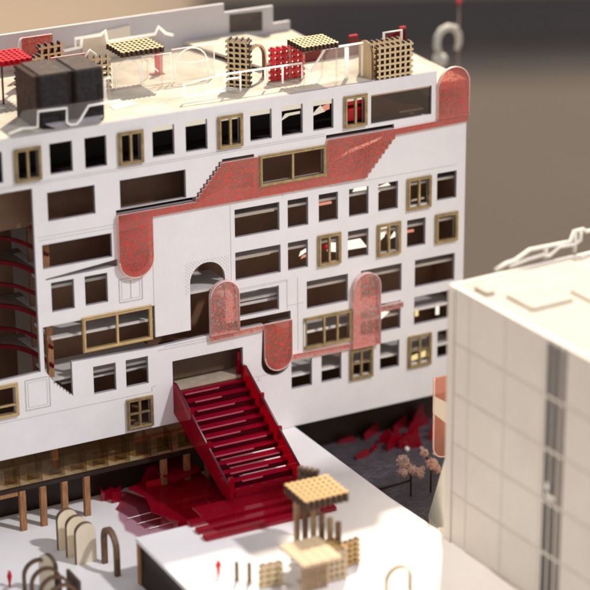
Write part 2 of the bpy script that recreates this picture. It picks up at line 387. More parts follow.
fac = plate_with_holes('facade', outer, holes, T, [WHITE, EDGE], B); fac.location = B0
# engraved lines
bm = BM()
def hl(x0, x1, z, w=.006, y=-T/2): box(bm, x0, x1, y-.0015, y+.001, z-w/2, z+w/2)
def vl(x, z0, z1, w=.006, y=-T/2): box(bm, x-w/2, x+w/2, y-.0022, y+.001, z0, z1)
hl(-4.2, .33, 1.642, .004); hl(-4.2, .33, 1.622, .004); hl(-2.72, -1.93, 1.092, .004); hl(-2.72, -1.93, 1.06, .004)
hl(-4.2, -1.61, -.712, .005); vl(-1.60, -.712, -.66, .006); hl(-1.59, -1.56, -.66, .006)
hl(-.69, -.10, .19, .004); hl(-.69, -.10, .175, .003); vl(-.10, -.13, .19, .005); hl(-.10, .09, -.09, .004)
vl(-1.55, .19, 1.08, .004); vl(-.715, .30, 1.08, .004); vl(.02, -.60, .19, .005)
vl(.385, 1.09, 1.13, .006); vl(-.14, 1.07, 1.105, .006); hl(.385, 1.85, 1.085, .004); hl(-1.45, -1.0, -.262, .006)
hl(-.52, -.31, -.79, .004); hl(-.52, -.40, -.835, .004); vl(-.43, -.835, -.79, .004)
for dz in (0, .02): hl(-1.52, -.98, -.285-dz*.6, .003)
for (x0, x1, z0, z1) in ((-1.911, -1.671, .283, .523), (-2.918, -2.67, -.636, -.325)):
    for ins, wd in ((0, .010), (.026, .004)):
        hl(x0+ins, x1-ins, z0+ins, wd); hl(x0+ins, x1-ins, z1-ins, wd); vl(x0+ins, z0+ins, z1-ins, wd); vl(x1-ins, z0+ins, z1-ins, wd)
vl(-1.791, .31, .497, .008)
# dotted lace around the arch
for i in range(26):
    for j in range(18):
        x = -1.205+.0185*i; z = .245+.0185*j
        if x > -.735 or z > .57: continue
        d = math.hypot(x+.972, max(0, z-.345))
        if (z > .345 and d < .20) or (z <= .345 and abs(x+.972) < .20): continue
        if (i+j) % 2: continue
        box(bm, x-.0045, x+.0045, -T/2-.0012, -T/2+.001, z-.0045, z+.0045)
part('engraving', bm, SEAM)
# roof, terrace, back and end walls
bm = BM(); prism(bm, [(-4.3, .0205), (1.60, .0205), (1.60, .95), (1.05, .95), (1.05, 2.05), (-4.3, 2.05)], 2.055, 2.10, 'z'); part('roof', bm, ROOFM)
bm = BM(); box(bm, 1.602, 1.955, .0205, 1.6, 1.93, 1.97); part('terrace', bm, ROOFM)
bm = BM(); box(bm, 1.915, 1.954, .021, 1.6, -1.425, 1.929); part('end_wall', bm, WHITE)
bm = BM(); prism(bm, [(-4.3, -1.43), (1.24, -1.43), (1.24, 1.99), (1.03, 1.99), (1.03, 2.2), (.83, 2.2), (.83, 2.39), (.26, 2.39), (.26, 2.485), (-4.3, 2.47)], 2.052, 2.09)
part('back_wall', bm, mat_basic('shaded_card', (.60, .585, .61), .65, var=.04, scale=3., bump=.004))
bm = BM(); prism(bm, [(.32, 2.17), (.70, 2.14), (.70, 2.35), (.32, 2.36)], 2.046, 2.051); part('opening_panel', bm, mat_basic('opening_brown', (.10, .08, .07), .7, var=.3, bump=0))  # dark panel painted as the opening onto the dark background
# low wall pieces lying against the back wall
bm = BM(); prism(bm, [(-1.35, 2.101), (-.82, 2.101), (-.82, 2.40), (-1.35, 2.36)], 2.02, 2.05); part('wall_patch', bm, CREAM)
# core: dark inner walls behind the windows
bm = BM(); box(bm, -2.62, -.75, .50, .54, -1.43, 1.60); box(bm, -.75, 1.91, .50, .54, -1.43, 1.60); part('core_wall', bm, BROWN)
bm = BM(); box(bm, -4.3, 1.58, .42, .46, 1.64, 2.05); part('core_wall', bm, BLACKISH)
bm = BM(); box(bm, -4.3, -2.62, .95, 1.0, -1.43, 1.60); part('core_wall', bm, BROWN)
# ceiling slabs and floors, one mesh per storey
def slab(z, x0=-2.6, x1=1.91, y0=.07, y1=.498, t=.03, m=FLOORIN, ms=None):
    bm = BM(); box(bm, x0, x1, y0, y1, z-t, z); return part('floor_slab', bm, m)
slab(1.63, -4.3, 1.9, .022, .94, .03, BLACKISH)
bm = BM(); box(bm, 1.885, 1.912, .022, .49, -1.42, 1.92); part('end_lining', bm, BROWN)
for zz, xa in ((.935, -.70), (.49, -.70), (.035, .05), (-.44, -.03), (-.89, -.03)):
    bm = BM(); box(bm, xa, 1.88, .074, .0795, zz-.026, zz-.002) if zz > 0 else box(bm, xa, 1.88, .054, .0595, zz-.026, zz-.002); part('slab_lip', bm, WHITEW)
slab(1.03, -2.6, -.72, .07, .498, .03, BROWN); slab(.935, -.72, 1.9, .08, .498, .03)
slab(.665, -2.6, -1.6, .03, .13, .02); slab(.545, -2.6, -1.2, .09, .49, .028); slab(.49, -.72, 1.9, .08, .498, .03)
slab(.24, -1.3, -.70, .03, .498, .03); slab(.035, -.70, 1.9, .08, .498, .03)
slab(.03, -2.6, -1.2, .05, .49, .025)
slab(-.02, -.66, -.06, .10, .499, .03)
slab(-.40, -2.6, -1.45, .06, .498, .026); slab(-.44, -.05, 1.9, .06, .499, .03)
slab(-.75, -1.42, -.55, .022, .497, .03, mat_basic('doorway_floor', (.46, .38, .29), .6, var=.3, scale=5., bump=0)); slab(-.89, -.05, 1.9, .07, .498, .03); slab(-.475, -2.5, -1.45, .10, .40, .02)
slab(-1.04, -2.6, -1.45, .05, .497, .03, BROWN)
slab(-1.435, -4.3, -.62, .022, .497, .028, mat_basic('ribbon_floor', (.72, .62, .47), .6, var=.2, bump=0))
# brown panes behind some openings make the rooms read dark
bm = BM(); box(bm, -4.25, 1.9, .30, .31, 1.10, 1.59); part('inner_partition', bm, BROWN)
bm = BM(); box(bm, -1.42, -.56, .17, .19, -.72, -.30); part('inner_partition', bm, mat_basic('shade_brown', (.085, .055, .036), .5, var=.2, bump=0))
# glow pieces painting sunlit floor patches and lit slab edges inside the rooms
def strip(x0, x1, z, m=LAMP, y=.06, h=.028):
    bm = BM(); box(bm, x0, x1, y, y+.02, z-h/2, z+h/2); part('glow_strip', bm, m)
for x0, x1 in ((-1.53, -1.28), (-1.18, -.93), (-.50, -.24), (-.15, .10), (.19, .44)): strip(x0, x1, 1.955, LAMP, .022, .05)
strip(-1.42, -.58, -.455, GLOWD, .06, .016); strip(-2.92, -2.65, 1.965, GLOWD, .022, .02); strip(-1.88, -1.60, 1.955, LAMP, .022, .03); strip(-.84, -.56, 1.95, LAMP, .022, .04); strip(.53, .80, 1.945, LAMP, .022, .05); strip(.84, 1.55, 1.945, LAMP, .022, .022)
for x0, x1, z in ((-.66, -.2, .919), (-.66, -.25, .475)): strip(x0, x1, z, GLOWD, .050, .020)
strip(.29, .45, .885, GLOWR, .06, .022)

strip(.99, 1.10, .975, GLOWR, .12, .022); strip(1.30, 1.44, .395, GLOWR, .12, .022); strip(1.02, 1.15, .42, GLOWR, .14, .026)
def panel(pts, m=GLOWW, y=.16):
    bm = BM(); prism(bm, pts, y, y+.004); part('glow_patch', bm, m)  # glowing shapes painted as patches of sunlight, no lamps
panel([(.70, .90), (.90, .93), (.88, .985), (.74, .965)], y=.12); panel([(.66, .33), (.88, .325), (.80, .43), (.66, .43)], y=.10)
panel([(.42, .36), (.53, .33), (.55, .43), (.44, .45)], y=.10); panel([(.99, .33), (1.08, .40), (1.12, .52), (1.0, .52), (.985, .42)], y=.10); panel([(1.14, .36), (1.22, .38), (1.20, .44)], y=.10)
panel([(.10, .36), (.20, .40), (.20, .44), (.12, .41)], y=.10); panel([(.12, .33), (.20, .345), (.20, .37), (.14, .365)], GLOWR, .101); panel([(1.02, .88), (1.16, .93), (1.13, .965), (1.02, .94)], y=.12); panel([(1.36, .74), (1.52, .745), (1.52, .765), (1.38, .76)], GLOWD, .06)
panel([(1.43, -.53), (1.47, -.53), (1.47, -.44), (1.43, -.44)], GLOWG, .06); panel([(1.68, -.56), (1.72, -.56), (1.72, -.44), (1.68, -.44)], GLOWW, .06)
panel([(1.36, -1.02), (1.56, -1.0), (1.56, -.93), (1.40, -.96)], GLOWG, .05); panel([(.99, -.50), (1.12, -.41), (1.01, -.39)], GLOWW, .05)
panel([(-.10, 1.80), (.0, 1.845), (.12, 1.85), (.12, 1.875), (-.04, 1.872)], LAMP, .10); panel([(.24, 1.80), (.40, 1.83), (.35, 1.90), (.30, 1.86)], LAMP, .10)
panel([(.36, 1.82), (.46, 1.84), (.46, 1.90), (.38, 1.88)], GLOWR, .12)
panel([(.42, 1.30), (.52, 1.345), (.98, 1.455), (1.02, 1.49), (.66, 1.415)], GLOWW, .05); panel([(-1.88, .985), (-1.60, 1.0), (-1.60, 1.015), (-1.88, 1.01)], LAMP, .05)
bm = BM(); box(bm, .56, .80, .07, .20, 1.70, 1.81); part('red_furniture', bm, REDS)
bm = BM(); box(bm, .56, .80, .06, .21, 1.811, 1.825); box(bm, .56, .80, .08, .21, 1.86, 1.90); part('red_furniture', bm, REDB)
bm = BM(); ball(bm, (.385, .06, .43), .035); part('red_furniture', bm, REDB, smooth=True)
# pink curved shape behind the wide window
bm = BM()
prism(bm, [(.85, 1.66), (1.54, 1.66), (1.54, 1.70), (1.30, 1.76), (1.12, 1.84), (.98, 1.93), (.85, 1.95)], .18, .19); part('inner_partition', bm, mat_basic('rosy_wall', (.16, .055, .05), .4, var=.4, scale=4., bump=0))
bm = BM(); box(bm, 1.25, 1.52, .10, .12, 1.685, 1.70); part('glow_strip', bm, mat_emit('glow_faint', (1, .8, .75), .16))  # painted glow behind the wide window
bm = BM(); box(bm, .85, 1.541, .003, .007, 1.668, 1.96); part('window_pane', bm, WINGL)
# glimpses of white furniture in the lower rooms
for (x0, x1, z, y) in ((.13, .33, -.47, .12), (.40, .60, -.51, .14), (.76, .95, -.45, .1), (1.02, 1.2, -.50, .16), (1.40, 1.62, -.46, .12), (1.7, 1.84, -.5, .15),
                       (-.04, .16, -.93, .12), (.30, .5, -.91, .14), (.66, .84, -.93, .12), (.98, 1.18, -.90, .14), (1.68, 1.86, -.92, .12),
                       (-2.2, -2.0, -.505, .14), (-1.86, -1.66, -.52, .14)):
    bm = BM(); prism(bm, [(x0, y), (x1, y+.03), (x1-.03, y+.20), (x0+.04, y+.14)], z-.012, z, 'z'); part('inner_shelf', bm, FLOORIN)
# atrium at the left: curved floors with red rims
def rim(z, h, t=.02, k=1., floor=True):
    q_ = -.04*(2-k)
    ctl = [(-2.61, .022), (-2.615+q_, .15), (-2.63+q_, .31), (-2.71+q_, .56), (-2.87+q_, .73), (-3.15+q_, .87), (-3.5, .945)]
    pts = []
    for i in range(len(ctl)-1):
        p0 = Vector(ctl[max(i-1, 0)]); p1 = Vector(ctl[i]); p2 = Vector(ctl[i+1]); p3 = Vector(ctl[min(i+2, len(ctl)-1)])
        for q in range(4):
            u = q/4; pts.append(tuple(.5*((2*p1)+(p2-p0)*u+(2*p0-5*p1+4*p2-p3)*u*u+(3*p1-p0-3*p2+p3)*u**3)))
    pts.append(ctl[-1])
    bm = BM()
    for (a, b), (c, d) in zip(pts[:-1], pts[1:]):
        v = [bm.verts.new(p) for p in ((a, b, z-h), (c, d, z-h), (c, d, z), (a, b, z), (a+t, b+t, z-h), (c+t, d+t, z-h), (c+t, d+t, z), (a+t, b+t, z))]
        for f in ((0, 1, 2, 3), (3, 2, 6, 7), (5, 4, 7, 6), (1, 0, 4, 5)): bm.faces.new([v[k_] for k_ in f])
    bmesh.ops.remove_doubles(bm, verts=bm.verts[:], dist=1e-5)
    part('red_rim', bm, REDD)
    if floor:
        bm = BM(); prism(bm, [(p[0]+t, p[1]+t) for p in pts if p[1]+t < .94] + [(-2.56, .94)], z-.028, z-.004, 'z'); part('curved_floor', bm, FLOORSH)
        bm = BM(); prism(bm, [(-2.615, .34), (-2.575, .12), (-2.575, .80), (-2.66, .80)], z-.0035, z+.001, 'z'); part('pale_patch', bm, FLOORIN)
REDD = mat_basic('deep_red_rim', (.19, .004, .012), .3, var=.15, bump=0)
for z, k in ((1.115, 1.), (.655, 1.15), (.195, 1.7), (-.235, 1.9)): rim(z, .04, k=k)
for z, k in ((.90, 1.1), (.42, 1.3), (-.05, 1.8)): rim(z, .03, k=k, floor=False)
bm = BM(); box(bm, -2.625, -2.565, .10, .15, -1.40, 1.60); part('inner_post', bm, OAK)
bm = BM(); box(bm, -3.17, -3.09, .55, .62, -.6, 1.5); part('inner_post', bm, BLACKISH)
# brown glass ribbon over the arcade, dividers, beam, pillars, back wall of the arcade
bm = BM(); box(bm, -4.3, -1.0, -.004, .002, -1.43, -1.10); part('ribbon_glass', bm, SMOKE)
bm = BM(); box(bm, -4.3, -.8, .46, .48, -1.43, -1.05); part('ribbon_back', bm, mat_basic('amber_back', (.22, .145, .08), .5, var=.3, bump=0))
for k in range(15):
    x = -4.06+.232*k
    if x > -1.15: break
    bm = BM(); box(bm, x, x+.125, .10, .106, -1.434, -1.28); box(bm, x+.1255, x+.131, .02, .22, -1.434, -1.22); part('ribbon_fin', bm, SMOKE2)
    bm = BM(); prism(bm, [(x+.10, .025), (x+.235, .025), (x+.17, .17)], -1.4345, -1.431, 'z'); prism(bm, [(x+.02, .22), (x+.19, .20), (x+.10, .34)], -1.4345, -1.431, 'z'); part('pale_patch', bm, WHITEW)  # pale wedges painted as lit floor between the panes
for k in range(3):
    bm = BM(); prism(bm, [(-1.55, .05+.09*k), (-1.02, .03+.09*k), (-1.02, .065+.09*k), (-1.55, .085+.09*k)], -1.4345, -1.430, 'z'); part('pale_patch', bm, WHITEW)  # pale bars painted as light stripes on the ribbon floor
bm = BM(); box(bm, -4.3, -.75, -.012, .020, -1.472, -1.4305); part('slab_edge', bm, DKBROWN)
bm = BM(); box(bm, -4.3, -3.045, -.01, .04, -1.515, -1.474); part('beam', bm, OAK)
for x in (-3.9, -3.45, -3.0, -2.785, -2.56, -2.325, -1.49, -1.235, -1.0):
    bm = BM(); box(bm, x-.03, x+.03, -.025, .03, -1.899, -1.473); bmesh.ops.bevel(bm, geom=bm.edges[:], offset=.003, segments=1, affect='EDGES'); part('pillar', bm, OAK)
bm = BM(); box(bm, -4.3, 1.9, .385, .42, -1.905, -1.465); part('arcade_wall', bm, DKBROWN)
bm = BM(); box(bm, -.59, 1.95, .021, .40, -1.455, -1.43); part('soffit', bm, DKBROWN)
for x0, x1 in ((-3.3, -3.16), (-2.95, -2.86), (-1.98, -1.90), (-1.82, -1.72)):
    bm = BM(); prism(bm, [(x0, .30), (x1, .24), (x1+.05, .37), (x0+.05, .378)], -1.8995, -1.896, 'z'); part('ground_patch', bm, WHITEW)  # pale pieces laid on the ground behind the pillars

# brass window frames: proud frame, mullion(s), sill
def frame(x0, x1, z0, z1, mull=(.5,), m=BRASS, bw=.030, trans=None, skip_left=False):
    bm = BM(); yo = -T/2-.028; yi = -T/2+.012
    if not skip_left: box(bm, x0, x0+bw, yo, yi, z0, z1)
    box(bm, x1-bw, x1, yo, yi, z0, z1)
    xl = x0+(0 if skip_left else bw)
    box(bm, xl, x1-bw, yo, yi, z0, z0+bw); box(bm, xl, x1-bw, yo, yi, z1-bw, z1)
    # dark lines painted as groove shadow, with raised inner bead
    box(bm, x0-.004, x1+.004, yi-.010, yi-.0135+.006, z0-.004, z0+bw*.5, 1); box(bm, x0-.004, x1+.004, yi-.010, yi-.0075, z1-bw*.5, z1+.004, 1)
    box(bm, x0-.004, x0+bw*.5, yi-.0105, yi-.0078, z0+bw*.5, z1-bw*.5, 1); box(bm, x1-bw*.5, x1+.004, yi-.0105, yi-.0078, z0+bw*.5, z1-bw*.5, 1)
    for (a0, a1, c0, c1) in ((x0+.006, x1-.006, z1-.011, z1-.0075), (x0+.006, x1-.006, z0+.0075, z0+.011), (x0+.006, x0+.0095, z0+.011, z1-.011), (x1-.0095, x1-.006, z0+.011, z1-.011)): box(bm, a0, a1, yo-.0012, yo+.001, c0, c1, 1)
    b2 = bw*.35
    box(bm, x0+bw*.3, x1-bw*.3, yo-.007, yo-.0005, z1-bw*.72, z1-bw*.72+b2); box(bm, x0+bw*.3, x1-bw*.3, yo-.007, yo-.0005, z0+bw*.35, z0+bw*.35+b2)
    for sx in (x0+bw*.32, x1-bw*.67): box(bm, sx, sx+b2, yo-.0055, yo-.0006, z0+bw*.75, z1-bw*.75)
    o = part('window_frame', bm, [m, BRASSD])
    for k in mull:
        bm = BM(); x = x0+(x1-x0)*k; box(bm, x-.011, x+.011, yo+.006, yi-.004, z0+bw+.0005, z1-bw-.0005); q = link('mullion', bm, m, o)
    if trans is not None:
        bm = BM(); z = z0+(z1-z0)*trans; box(bm, xl+.0005, x1-bw-.0005, yo+.010, yi-.006, z-.008, z+.008); link('transom', bm, m, o)
    return o
for x0, x1 in frames6: frame(x0, x1, 1.668, 1.995)
frame(-.40, .335, 1.215, 1.535, (.5,))
frame(1.265, 1.546, .686, 1.025); frame(.245, .504, .266, .596); frame(.923, 1.194, .248, .592); frame(1.603, 1.868, .27, .586, ())
frame(.612, .879, -1.048, -.712, trans=.52); frame(1.30, 1.574, -1.054, -.70, trans=.52)
frame(.085, .629, -.60, -.26, (.42, .70), skip_left=True)
frame(-2.314, -1.585, -.148, .208, (.5,), GOLD)
frame(-1.882, -1.60, -1.065, -.74, trans=.5); frame(-3.42, -2.998, -.655, -.318, (.45,), GOLD, trans=.35)

# speckled red acrylic panels glued on the facade
def speck(pts, y=-T/2-.003, t=.022, m=None):
    bm = BM(); prism(bm, pts, y-t, y, 'y', 0, 1); return part('acrylic_panel', bm, [m or SPECK, SPEDGE])
def pipe(path, y, r=.005):
    bm = BM(); tube(bm, [(a, y, b) for a, b in path], r, 6); part('rim_highlight', bm, SPEDGE)  # pale tubes painted as the polished edge highlight
U = [(-1.917, 1.19), (-1.917, .71)] + arcpts(-1.7385, .71, .1785, 180, 360, 16)[1:] + [(-1.56, 1.105), (-1.56, 1.19)]
speck(U, -T/2-.026, .024); pipe(U[1:-2], -T/2-.051)
sl = []
n = 9
for i in range(n): sl += [(-1.085+.0335*i, 1.18+.0385*i), (-1.085+.0335*i, 1.18+.0385*(i+1))]
sr = []
m_ = 9
for i in range(m_): sr += [(.765+.0385*i, 1.125+.0437*i), (.765+.0385*(i+1), 1.125+.0437*i)]
bm = BM(); prism(bm, [(-.448, 1.40), (-.448, 1.538), (-.795, 1.538)] + [(a-.014, b+.010) for a, b in reversed(sl)] + [(-1.917, 1.19), (-1.917, 1.17), (-1.05, 1.17)], -T/2-.0026, -T/2-.0004); part('edge_shadow_line', bm, BURNT)  # burnt colour painted as a shadow line along the edge
band = [(-1.917, 1.108), (.765, 1.118)] + sr[1:] + [(1.112, 1.518), (1.112, 1.582), (.345, 1.582), (.345, 1.211), (-.41, 1.211), (-.41, 1.53), (-.783, 1.53)] + list(reversed(sl))[0:] + [(-1.917, 1.18)]
speck(band)
speck([(1.114, 1.515), (1.605, 1.525), (1.962, 1.535), (1.962, 1.60), (1.605, 1.59), (1.114, 1.58)])
A = [(1.605, 1.602), (1.962, 1.602), (1.962, 1.95)] + arcpts(1.7835, 1.95, .1785, 0, 180, 16)[1:]
speck(A, -T/2-.004, .03); pipe(A[1:], -T/2-.036, .006)
bm = BM(); prism(bm, [(.75, 1.20), (.755, 1.112)] + [(a+.013, b-.008) for a, b in sr[1:]] + [(1.10, 1.54), (1.0, 1.54)], -T/2-.0026, -T/2-.0004); part('edge_shadow_line', bm, BURNT2)  # scorched colour painted as a shadow line along the edge
bm = BM()
for k in range(18):      # beads along the right stepped edge
    i = k/18*9; x = .775+.0385*i; z = 1.115+.0437*i
    bmesh.ops.create_icosphere(bm, subdivisions=1, radius=.0085, matrix=Matrix.Translation((x+.012, -T/2-.004, z)))
part('edge_beads', bm, WHITEW)
A1 = [(-.967, -.235), (-.657, -.235), (-.657, .165)] + arcpts(-.812, .165, .155, 0, 180, 16)[1:]
speck(A1, -T/2-.004, .05, SPECKL); pipe(A1[1:], -T/2-.056, .005)
speck([(-.972, -.297), (-.375, -.285), (-.375, -.2355), (-.972, -.2365)], -T/2-.004, .03, SPECKL)
BW = [(-.365, -.236), (-.365, -.60)] + arcpts(-.2125, -.60, .1525, 180, 360, 16)[1:] + [(-.06, -.236)]
speck(BW, -T/2-.001, .032, SPECKM); pipe(BW[1:-1], -T/2-.036, .005)
speck([(-.058, -.675), (.629, -.69), (.629, -.632), (-.058, -.618)], -T/2-.003, .026, SPECKL)
A2 = [(.6295, -.69), (.944, -.69), (.944, -.045)] + arcpts(.787, -.045, .157, 0, 180, 16)[1:]
speck(A2, -T/2-.004, .05, SPECKL); pipe(A2[1:], -T/2-.056, .005)
speck([(.9455, -.352), (1.225, -.345), (1.225, -.288), (.9455, -.292)], -T/2-.003, .03, SPECKL)

# ------------------------------------------------------------------ red staircase
S = thing('staircase', 'dark red acrylic staircase running down from the doorway to the deck', 'staircase', (0, 0, -1.43))
def sp(name, bm, m, par=S):
    o = link(name, bm, m, par); o.location = (0, 0, 1.43) if par is S else (0, 0, 0); return o
yt, zt, yb, zb = .03, -.735, -1.22, -1.42
def stz(y): return zb + (y-yb)/(yt-yb)*(zt-zb)
for x0, off in ((-1.372, 0.), (-.605, .035)):
    bm = BM(); prism(bm, [(yt, zt+.06+off), (yt-.10, zt+.065+off), (yb-.02, zb+.13+off), (yb-.02, zb), (yb+.10, zb), (yt, zt-.24)], x0, x0+.022, 'x'); sp('stringer', bm, RED)
    bm = BM(); tube(bm, [(x0+.011, yt-.02, zt+.072+off), (x0+.011, yt-.10, zt+.075+off), (x0+.011, yb, zb+.14+off)], .011, 8); sp('handrail', bm, mat_basic('wine_edge', (.085, .006, .016), .3, bump=0) if off == 0 else bpy.data.materials['wine_edge'])
nT = 12
GAPSHADE = mat_acrylic('dark_wine_gap_shade', (.30, .008, .03), .12, (.10, .003, .010), .6, .06)  # dark colour painted to read as dark gaps between treads
GLINT = mat_basic('tread_glint', (.50, .10, .15), .3, bump=0)
RED2 = mat_acrylic('red_acrylic_bright', (.72, .02, .09), .12, (.55, .006, .05), .45, .06)
for i in range(nT):
    y = yt-.02-(i+.5)*(yt-yb-.05)/nT; z = stz(y)-.005
    bm = BM(); box(bm, -1.349, -.606, y-.048, y+.040, z-.012, z); sp('tread', bm, RED2)
    xa = random.uniform(-1.34, -1.15); bm = BM(); box(bm, xa, random.uniform(-.95, -.63), y-.0555, y-.0508, z-.012, z+.001); sp('edge_glint', bm, GLINT)  # pale strips painted as glints along the tread edges
    if True:
        bm = BM(); box(bm, -1.349 if (i < 7 or i > 9) else -1.05+.12*(i-7)*0, -.606 if i not in (7, 8, 9) else -1.0, y-.050, y-.0485, z-.075, z-.001) if (i < 7 or i > 9) else box(bm, -1.349, -.606, y-.050, y-.0485, z-.046, z-.001); sp('tread_gap_shade', bm, GAPSHADE)
for x in (-1.36, -.595):
    for y in (-.42, -.80):
        bm = BM(); box(bm, x-.02, x+.02, y-.016, y+.016, stz(y)+.06, stz(y)+.20); sp('baluster', bm, RED)
bm = BM(); box(bm, -.64, -.60, .02, .06, -.74, -.50); sp('post', bm, RED)
bm = BM(); box(bm, -1.385, -1.34, -1.30, -1.255, -1.429, -1.17); sp('post', bm, RED)
for k, y in enumerate((-1.53, -1.70, -1.86)):
    bm = BM(); box(bm, -1.93+.0*k, -.56, y-.045, y+.045, -1.428, -1.385); bmesh.ops.bevel(bm, geom=bm.edges[:], offset=.006, segments=2, affect='EDGES'); sp('bottom_step', bm, RED2)
bm = BM(); box(bm, -1.75, -.57, -1.83, -1.22, -1.4285, -1.416); sp('landing', bm, RED)
for k in range(5):
    x = -1.28+.14*k
    bm = BM(); box(bm, x, x+.03, -1.235, -1.225, -1.414, -1.33); sp('riser_fin', bm, BURNT)
bm = BM(); box(bm, -1.30, -.64, -1.24, -1.236, -1.412, -1.33); sp('riser_glass', bm, RED)

# red acrylic offcuts heaped in the shade below the stair
def sheet(name, pts, z, th, m, label, tilt=(0, 0)):
    cx = sum(p[0] for p in pts)/len(pts); cy = sum(p[1] for p in pts)/len(pts)
    bm = BM(); prism(bm, [(a-cx, b-cy) for a, b in pts], 0, th, 'z'); o = link(name, bm, m); o.location = (cx, cy, z); o.rotation_euler = (tilt[0], tilt[1], 0)
    return tag(o, label, 'acrylic sheet', 'red acrylic sheets below the stair')
sheet('acrylic_sheet', [(-1.86, .06), (-1.62, .16), (-1.05, .30), (-1.02, -.9), (-1.25, -1.46), (-1.72, -1.46), (-1.78, -1.1), (-1.70, -.8), (-1.86, -.5), (-1.78, -.2)], -1.77, .012, RED, 'large dark red glossy sheet lying flat behind the deck, under the stair', (.02, .02))
sheet('acrylic_sheet', [(-1.60, .22), (-1.10, .33), (-1.10, -.05), (-1.45, -.22)], -1.66, .012, RED, 'small dark red sheet closest to the brown pillars, above the large one', (-.03, .05))
def ragged(c, n, rx, ry, seed, amp=.3):
    rnd = random.Random(seed); out = []
    for i in range(n):
        a = 2*math.pi*i/n; q = 1+amp*(rnd.random()-.5)*2
        out.append((c[0]+rx*q*math.cos(a), c[1]+ry*q*math.sin(a)))
    return out
FILM = mat_acrylic('mauve_shadow_film', (.90, .78, .82), .03, (.5, .34, .40), .10, .2)  # mauve tint paints reddish shadow on the plaza
sheet('acrylic_sheet', ragged((-1.84, -.12), 15, .17, .40, 3, .22), -1.893, .008, REDP, 'pale pink sheet painted as reddish shadow over the plaza left of the dark red one')  # pink patch paints reddish shadow cast through red acrylic
sheet('acrylic_sheet', ragged((-1.90, -.50), 26, .22, .50, 8, .10), -1.884, .004, FILM, 'thin mauve film painted as reddish shadow on the plaza below the dark red sheets')
t = thing('acrylic_shard', 'upright jagged dark red piece standing by the rightmost of four pillars', 'acrylic piece', (-2.03, .22, -1.9))
bm = BM(); prism(bm, [(-.05, 0), (.17, 0), (.16, .13), (.10, .10), (.06, .14), (-.02, .10), (-.06, .16)], -.01, .01); link('plate', bm, RED, t)
bm = BM(); prism(bm, [(.02, 0), (.14, 0), (.12, .10), (.03, .12)], -.10, -.085); link('plate', bm, RED, t)
t = thing('acrylic_shard', 'jagged dark red piece standing under the left side of the stair', 'acrylic piece', (-1.70, .12, -1.76))
bm = BM(); prism(bm, [(0, 0), (.32, .0), (.30, .14), (.22, .10), (.14, .18), (.06, .12)], -.01, .01); link('plate', bm, RED, t)
bm = BM(); box(bm, .02, .34, -.12, -.105, 0, .07); link('plate', bm, REDS, t)
t = thing('acrylic_shard', 'red upright strip at the left end of the dark red sheet, beside the deck', 'acrylic piece', (-1.74, -.86, -1.9))
bm = BM(); prism(bm, [(0, 0), (.5, 0), (.5, .10), (.12, .14), (0, .20)], -.01, .01); link('plate', bm, RED, t)
for k in range(4):
    x0, y0 = -2.03+.05*k, -.30-.15*k
    bm = BM(); prism(bm, [(x0, y0), (x0+.26, y0+.01), (x0+.26, y0+.028), (x0+.01, y0+.014)], -1.879, -1.8765, 'z')
    o = link('light_stripe', bm, WHITEW); tag(o, 'thin white strip painted as a light stripe over the mauve film on the plaza', 'light stripe', 'white strips on the mauve film')  # white strips paint light stripes crossing the reddish shadow

# ------------------------------------------------------------------ wooden / acrylic shapes
def lattice_bm(w, h, nx, nz, bar=.022, d=.05, over=.5):
    """egg-crate grid standing in local XZ, 0..w by 0..h: faces pale (0), edges burnt (1)"""
    bm = BM(); px = w/nx; pz = h/nz
    def bx(x0, x1, y0, y1, z0, z1):
        k = len(bm.faces); box(bm, x0, x1, y0, y1, z0, z1); bm.faces.ensure_lookup_table()
        for f in bm.faces[k:]:
            f.normal_update(); f.material_index = 0 if abs(f.normal.y) > .5 else 1
    for i in range(nx):
        x = px*(i+.5); bx(x-bar/2, x+bar/2, -d/2, d/2, 0, h)
    for j in range(nz):
        z = pz*(j+.5); bx(0, w, -d/2-.0025, d/2+.0025, z-bar/2, z+bar/2)
    return bm
def lattice(label, loc, w, h, nx, nz, rot=(0, 0, 0), mats=(BIRCH, BURNT), bar=.019, d=.07, name='trellis', cat='lattice', group=None, parent=None):
    o = link(name, lattice_bm(w, h, nx, nz, bar, d), list(mats), parent)
    o.location = loc; o.rotation_euler = rot
    if not parent: tag(o, label, cat, group)
    return o
def arch_outline(w, h, n=12):
    r = w/2
    return [(0, 0), (w, 0), (w, h-r)] + arcpts(r, h-r, r, 0, 180, n)[1:]
def arch_solid(bm, w, h, y0, y1, mi=0, ms=1): prism(bm, arch_outline(w, h), y0, y1, 'y', mi, ms)
def arch_frame(bm, w, h, bar, y0, y1, mi=0, ms=1, n=14):
    r = w/2; ri = r-bar
    o = [(0, 0), (0, h-r)] + arcpts(r, h-r, r, 180, 0, n)[1:] + [(w, 0)]
    i = [(bar, 0), (bar, h-r)] + arcpts(r, h-r, ri, 180, 0, n)[1:] + [(w-bar, 0)]
    A = [[bm.verts.new((a, y, b)) for a, b in o] for y in (y0, y1)]; Bv = [[bm.verts.new((a, y, b)) for a, b in i] for y in (y0, y1)]
    for k in range(len(o)-1):
        for q, s in ((0, 1), (1, -1)):
            f = [A[q][k], A[q][k+1], Bv[q][k+1], Bv[q][k]]
            bm.faces.new(f if s > 0 else f[::-1]).material_index = mi
        bm.faces.new([A[0][k+1], A[0][k], A[1][k], A[1][k+1]]).material_index = ms
        bm.faces.new([Bv[0][k], Bv[0][k+1], Bv[1][k+1], Bv[1][k]]).material_index = ms
    for k in (0, -1): bm.faces.new([A[0][k], Bv[0][k], Bv[1][k], A[1][k]]).material_index = ms
    bmesh.ops.recalc_face_normals(bm, faces=bm.faces[:])
PZ = -1.9
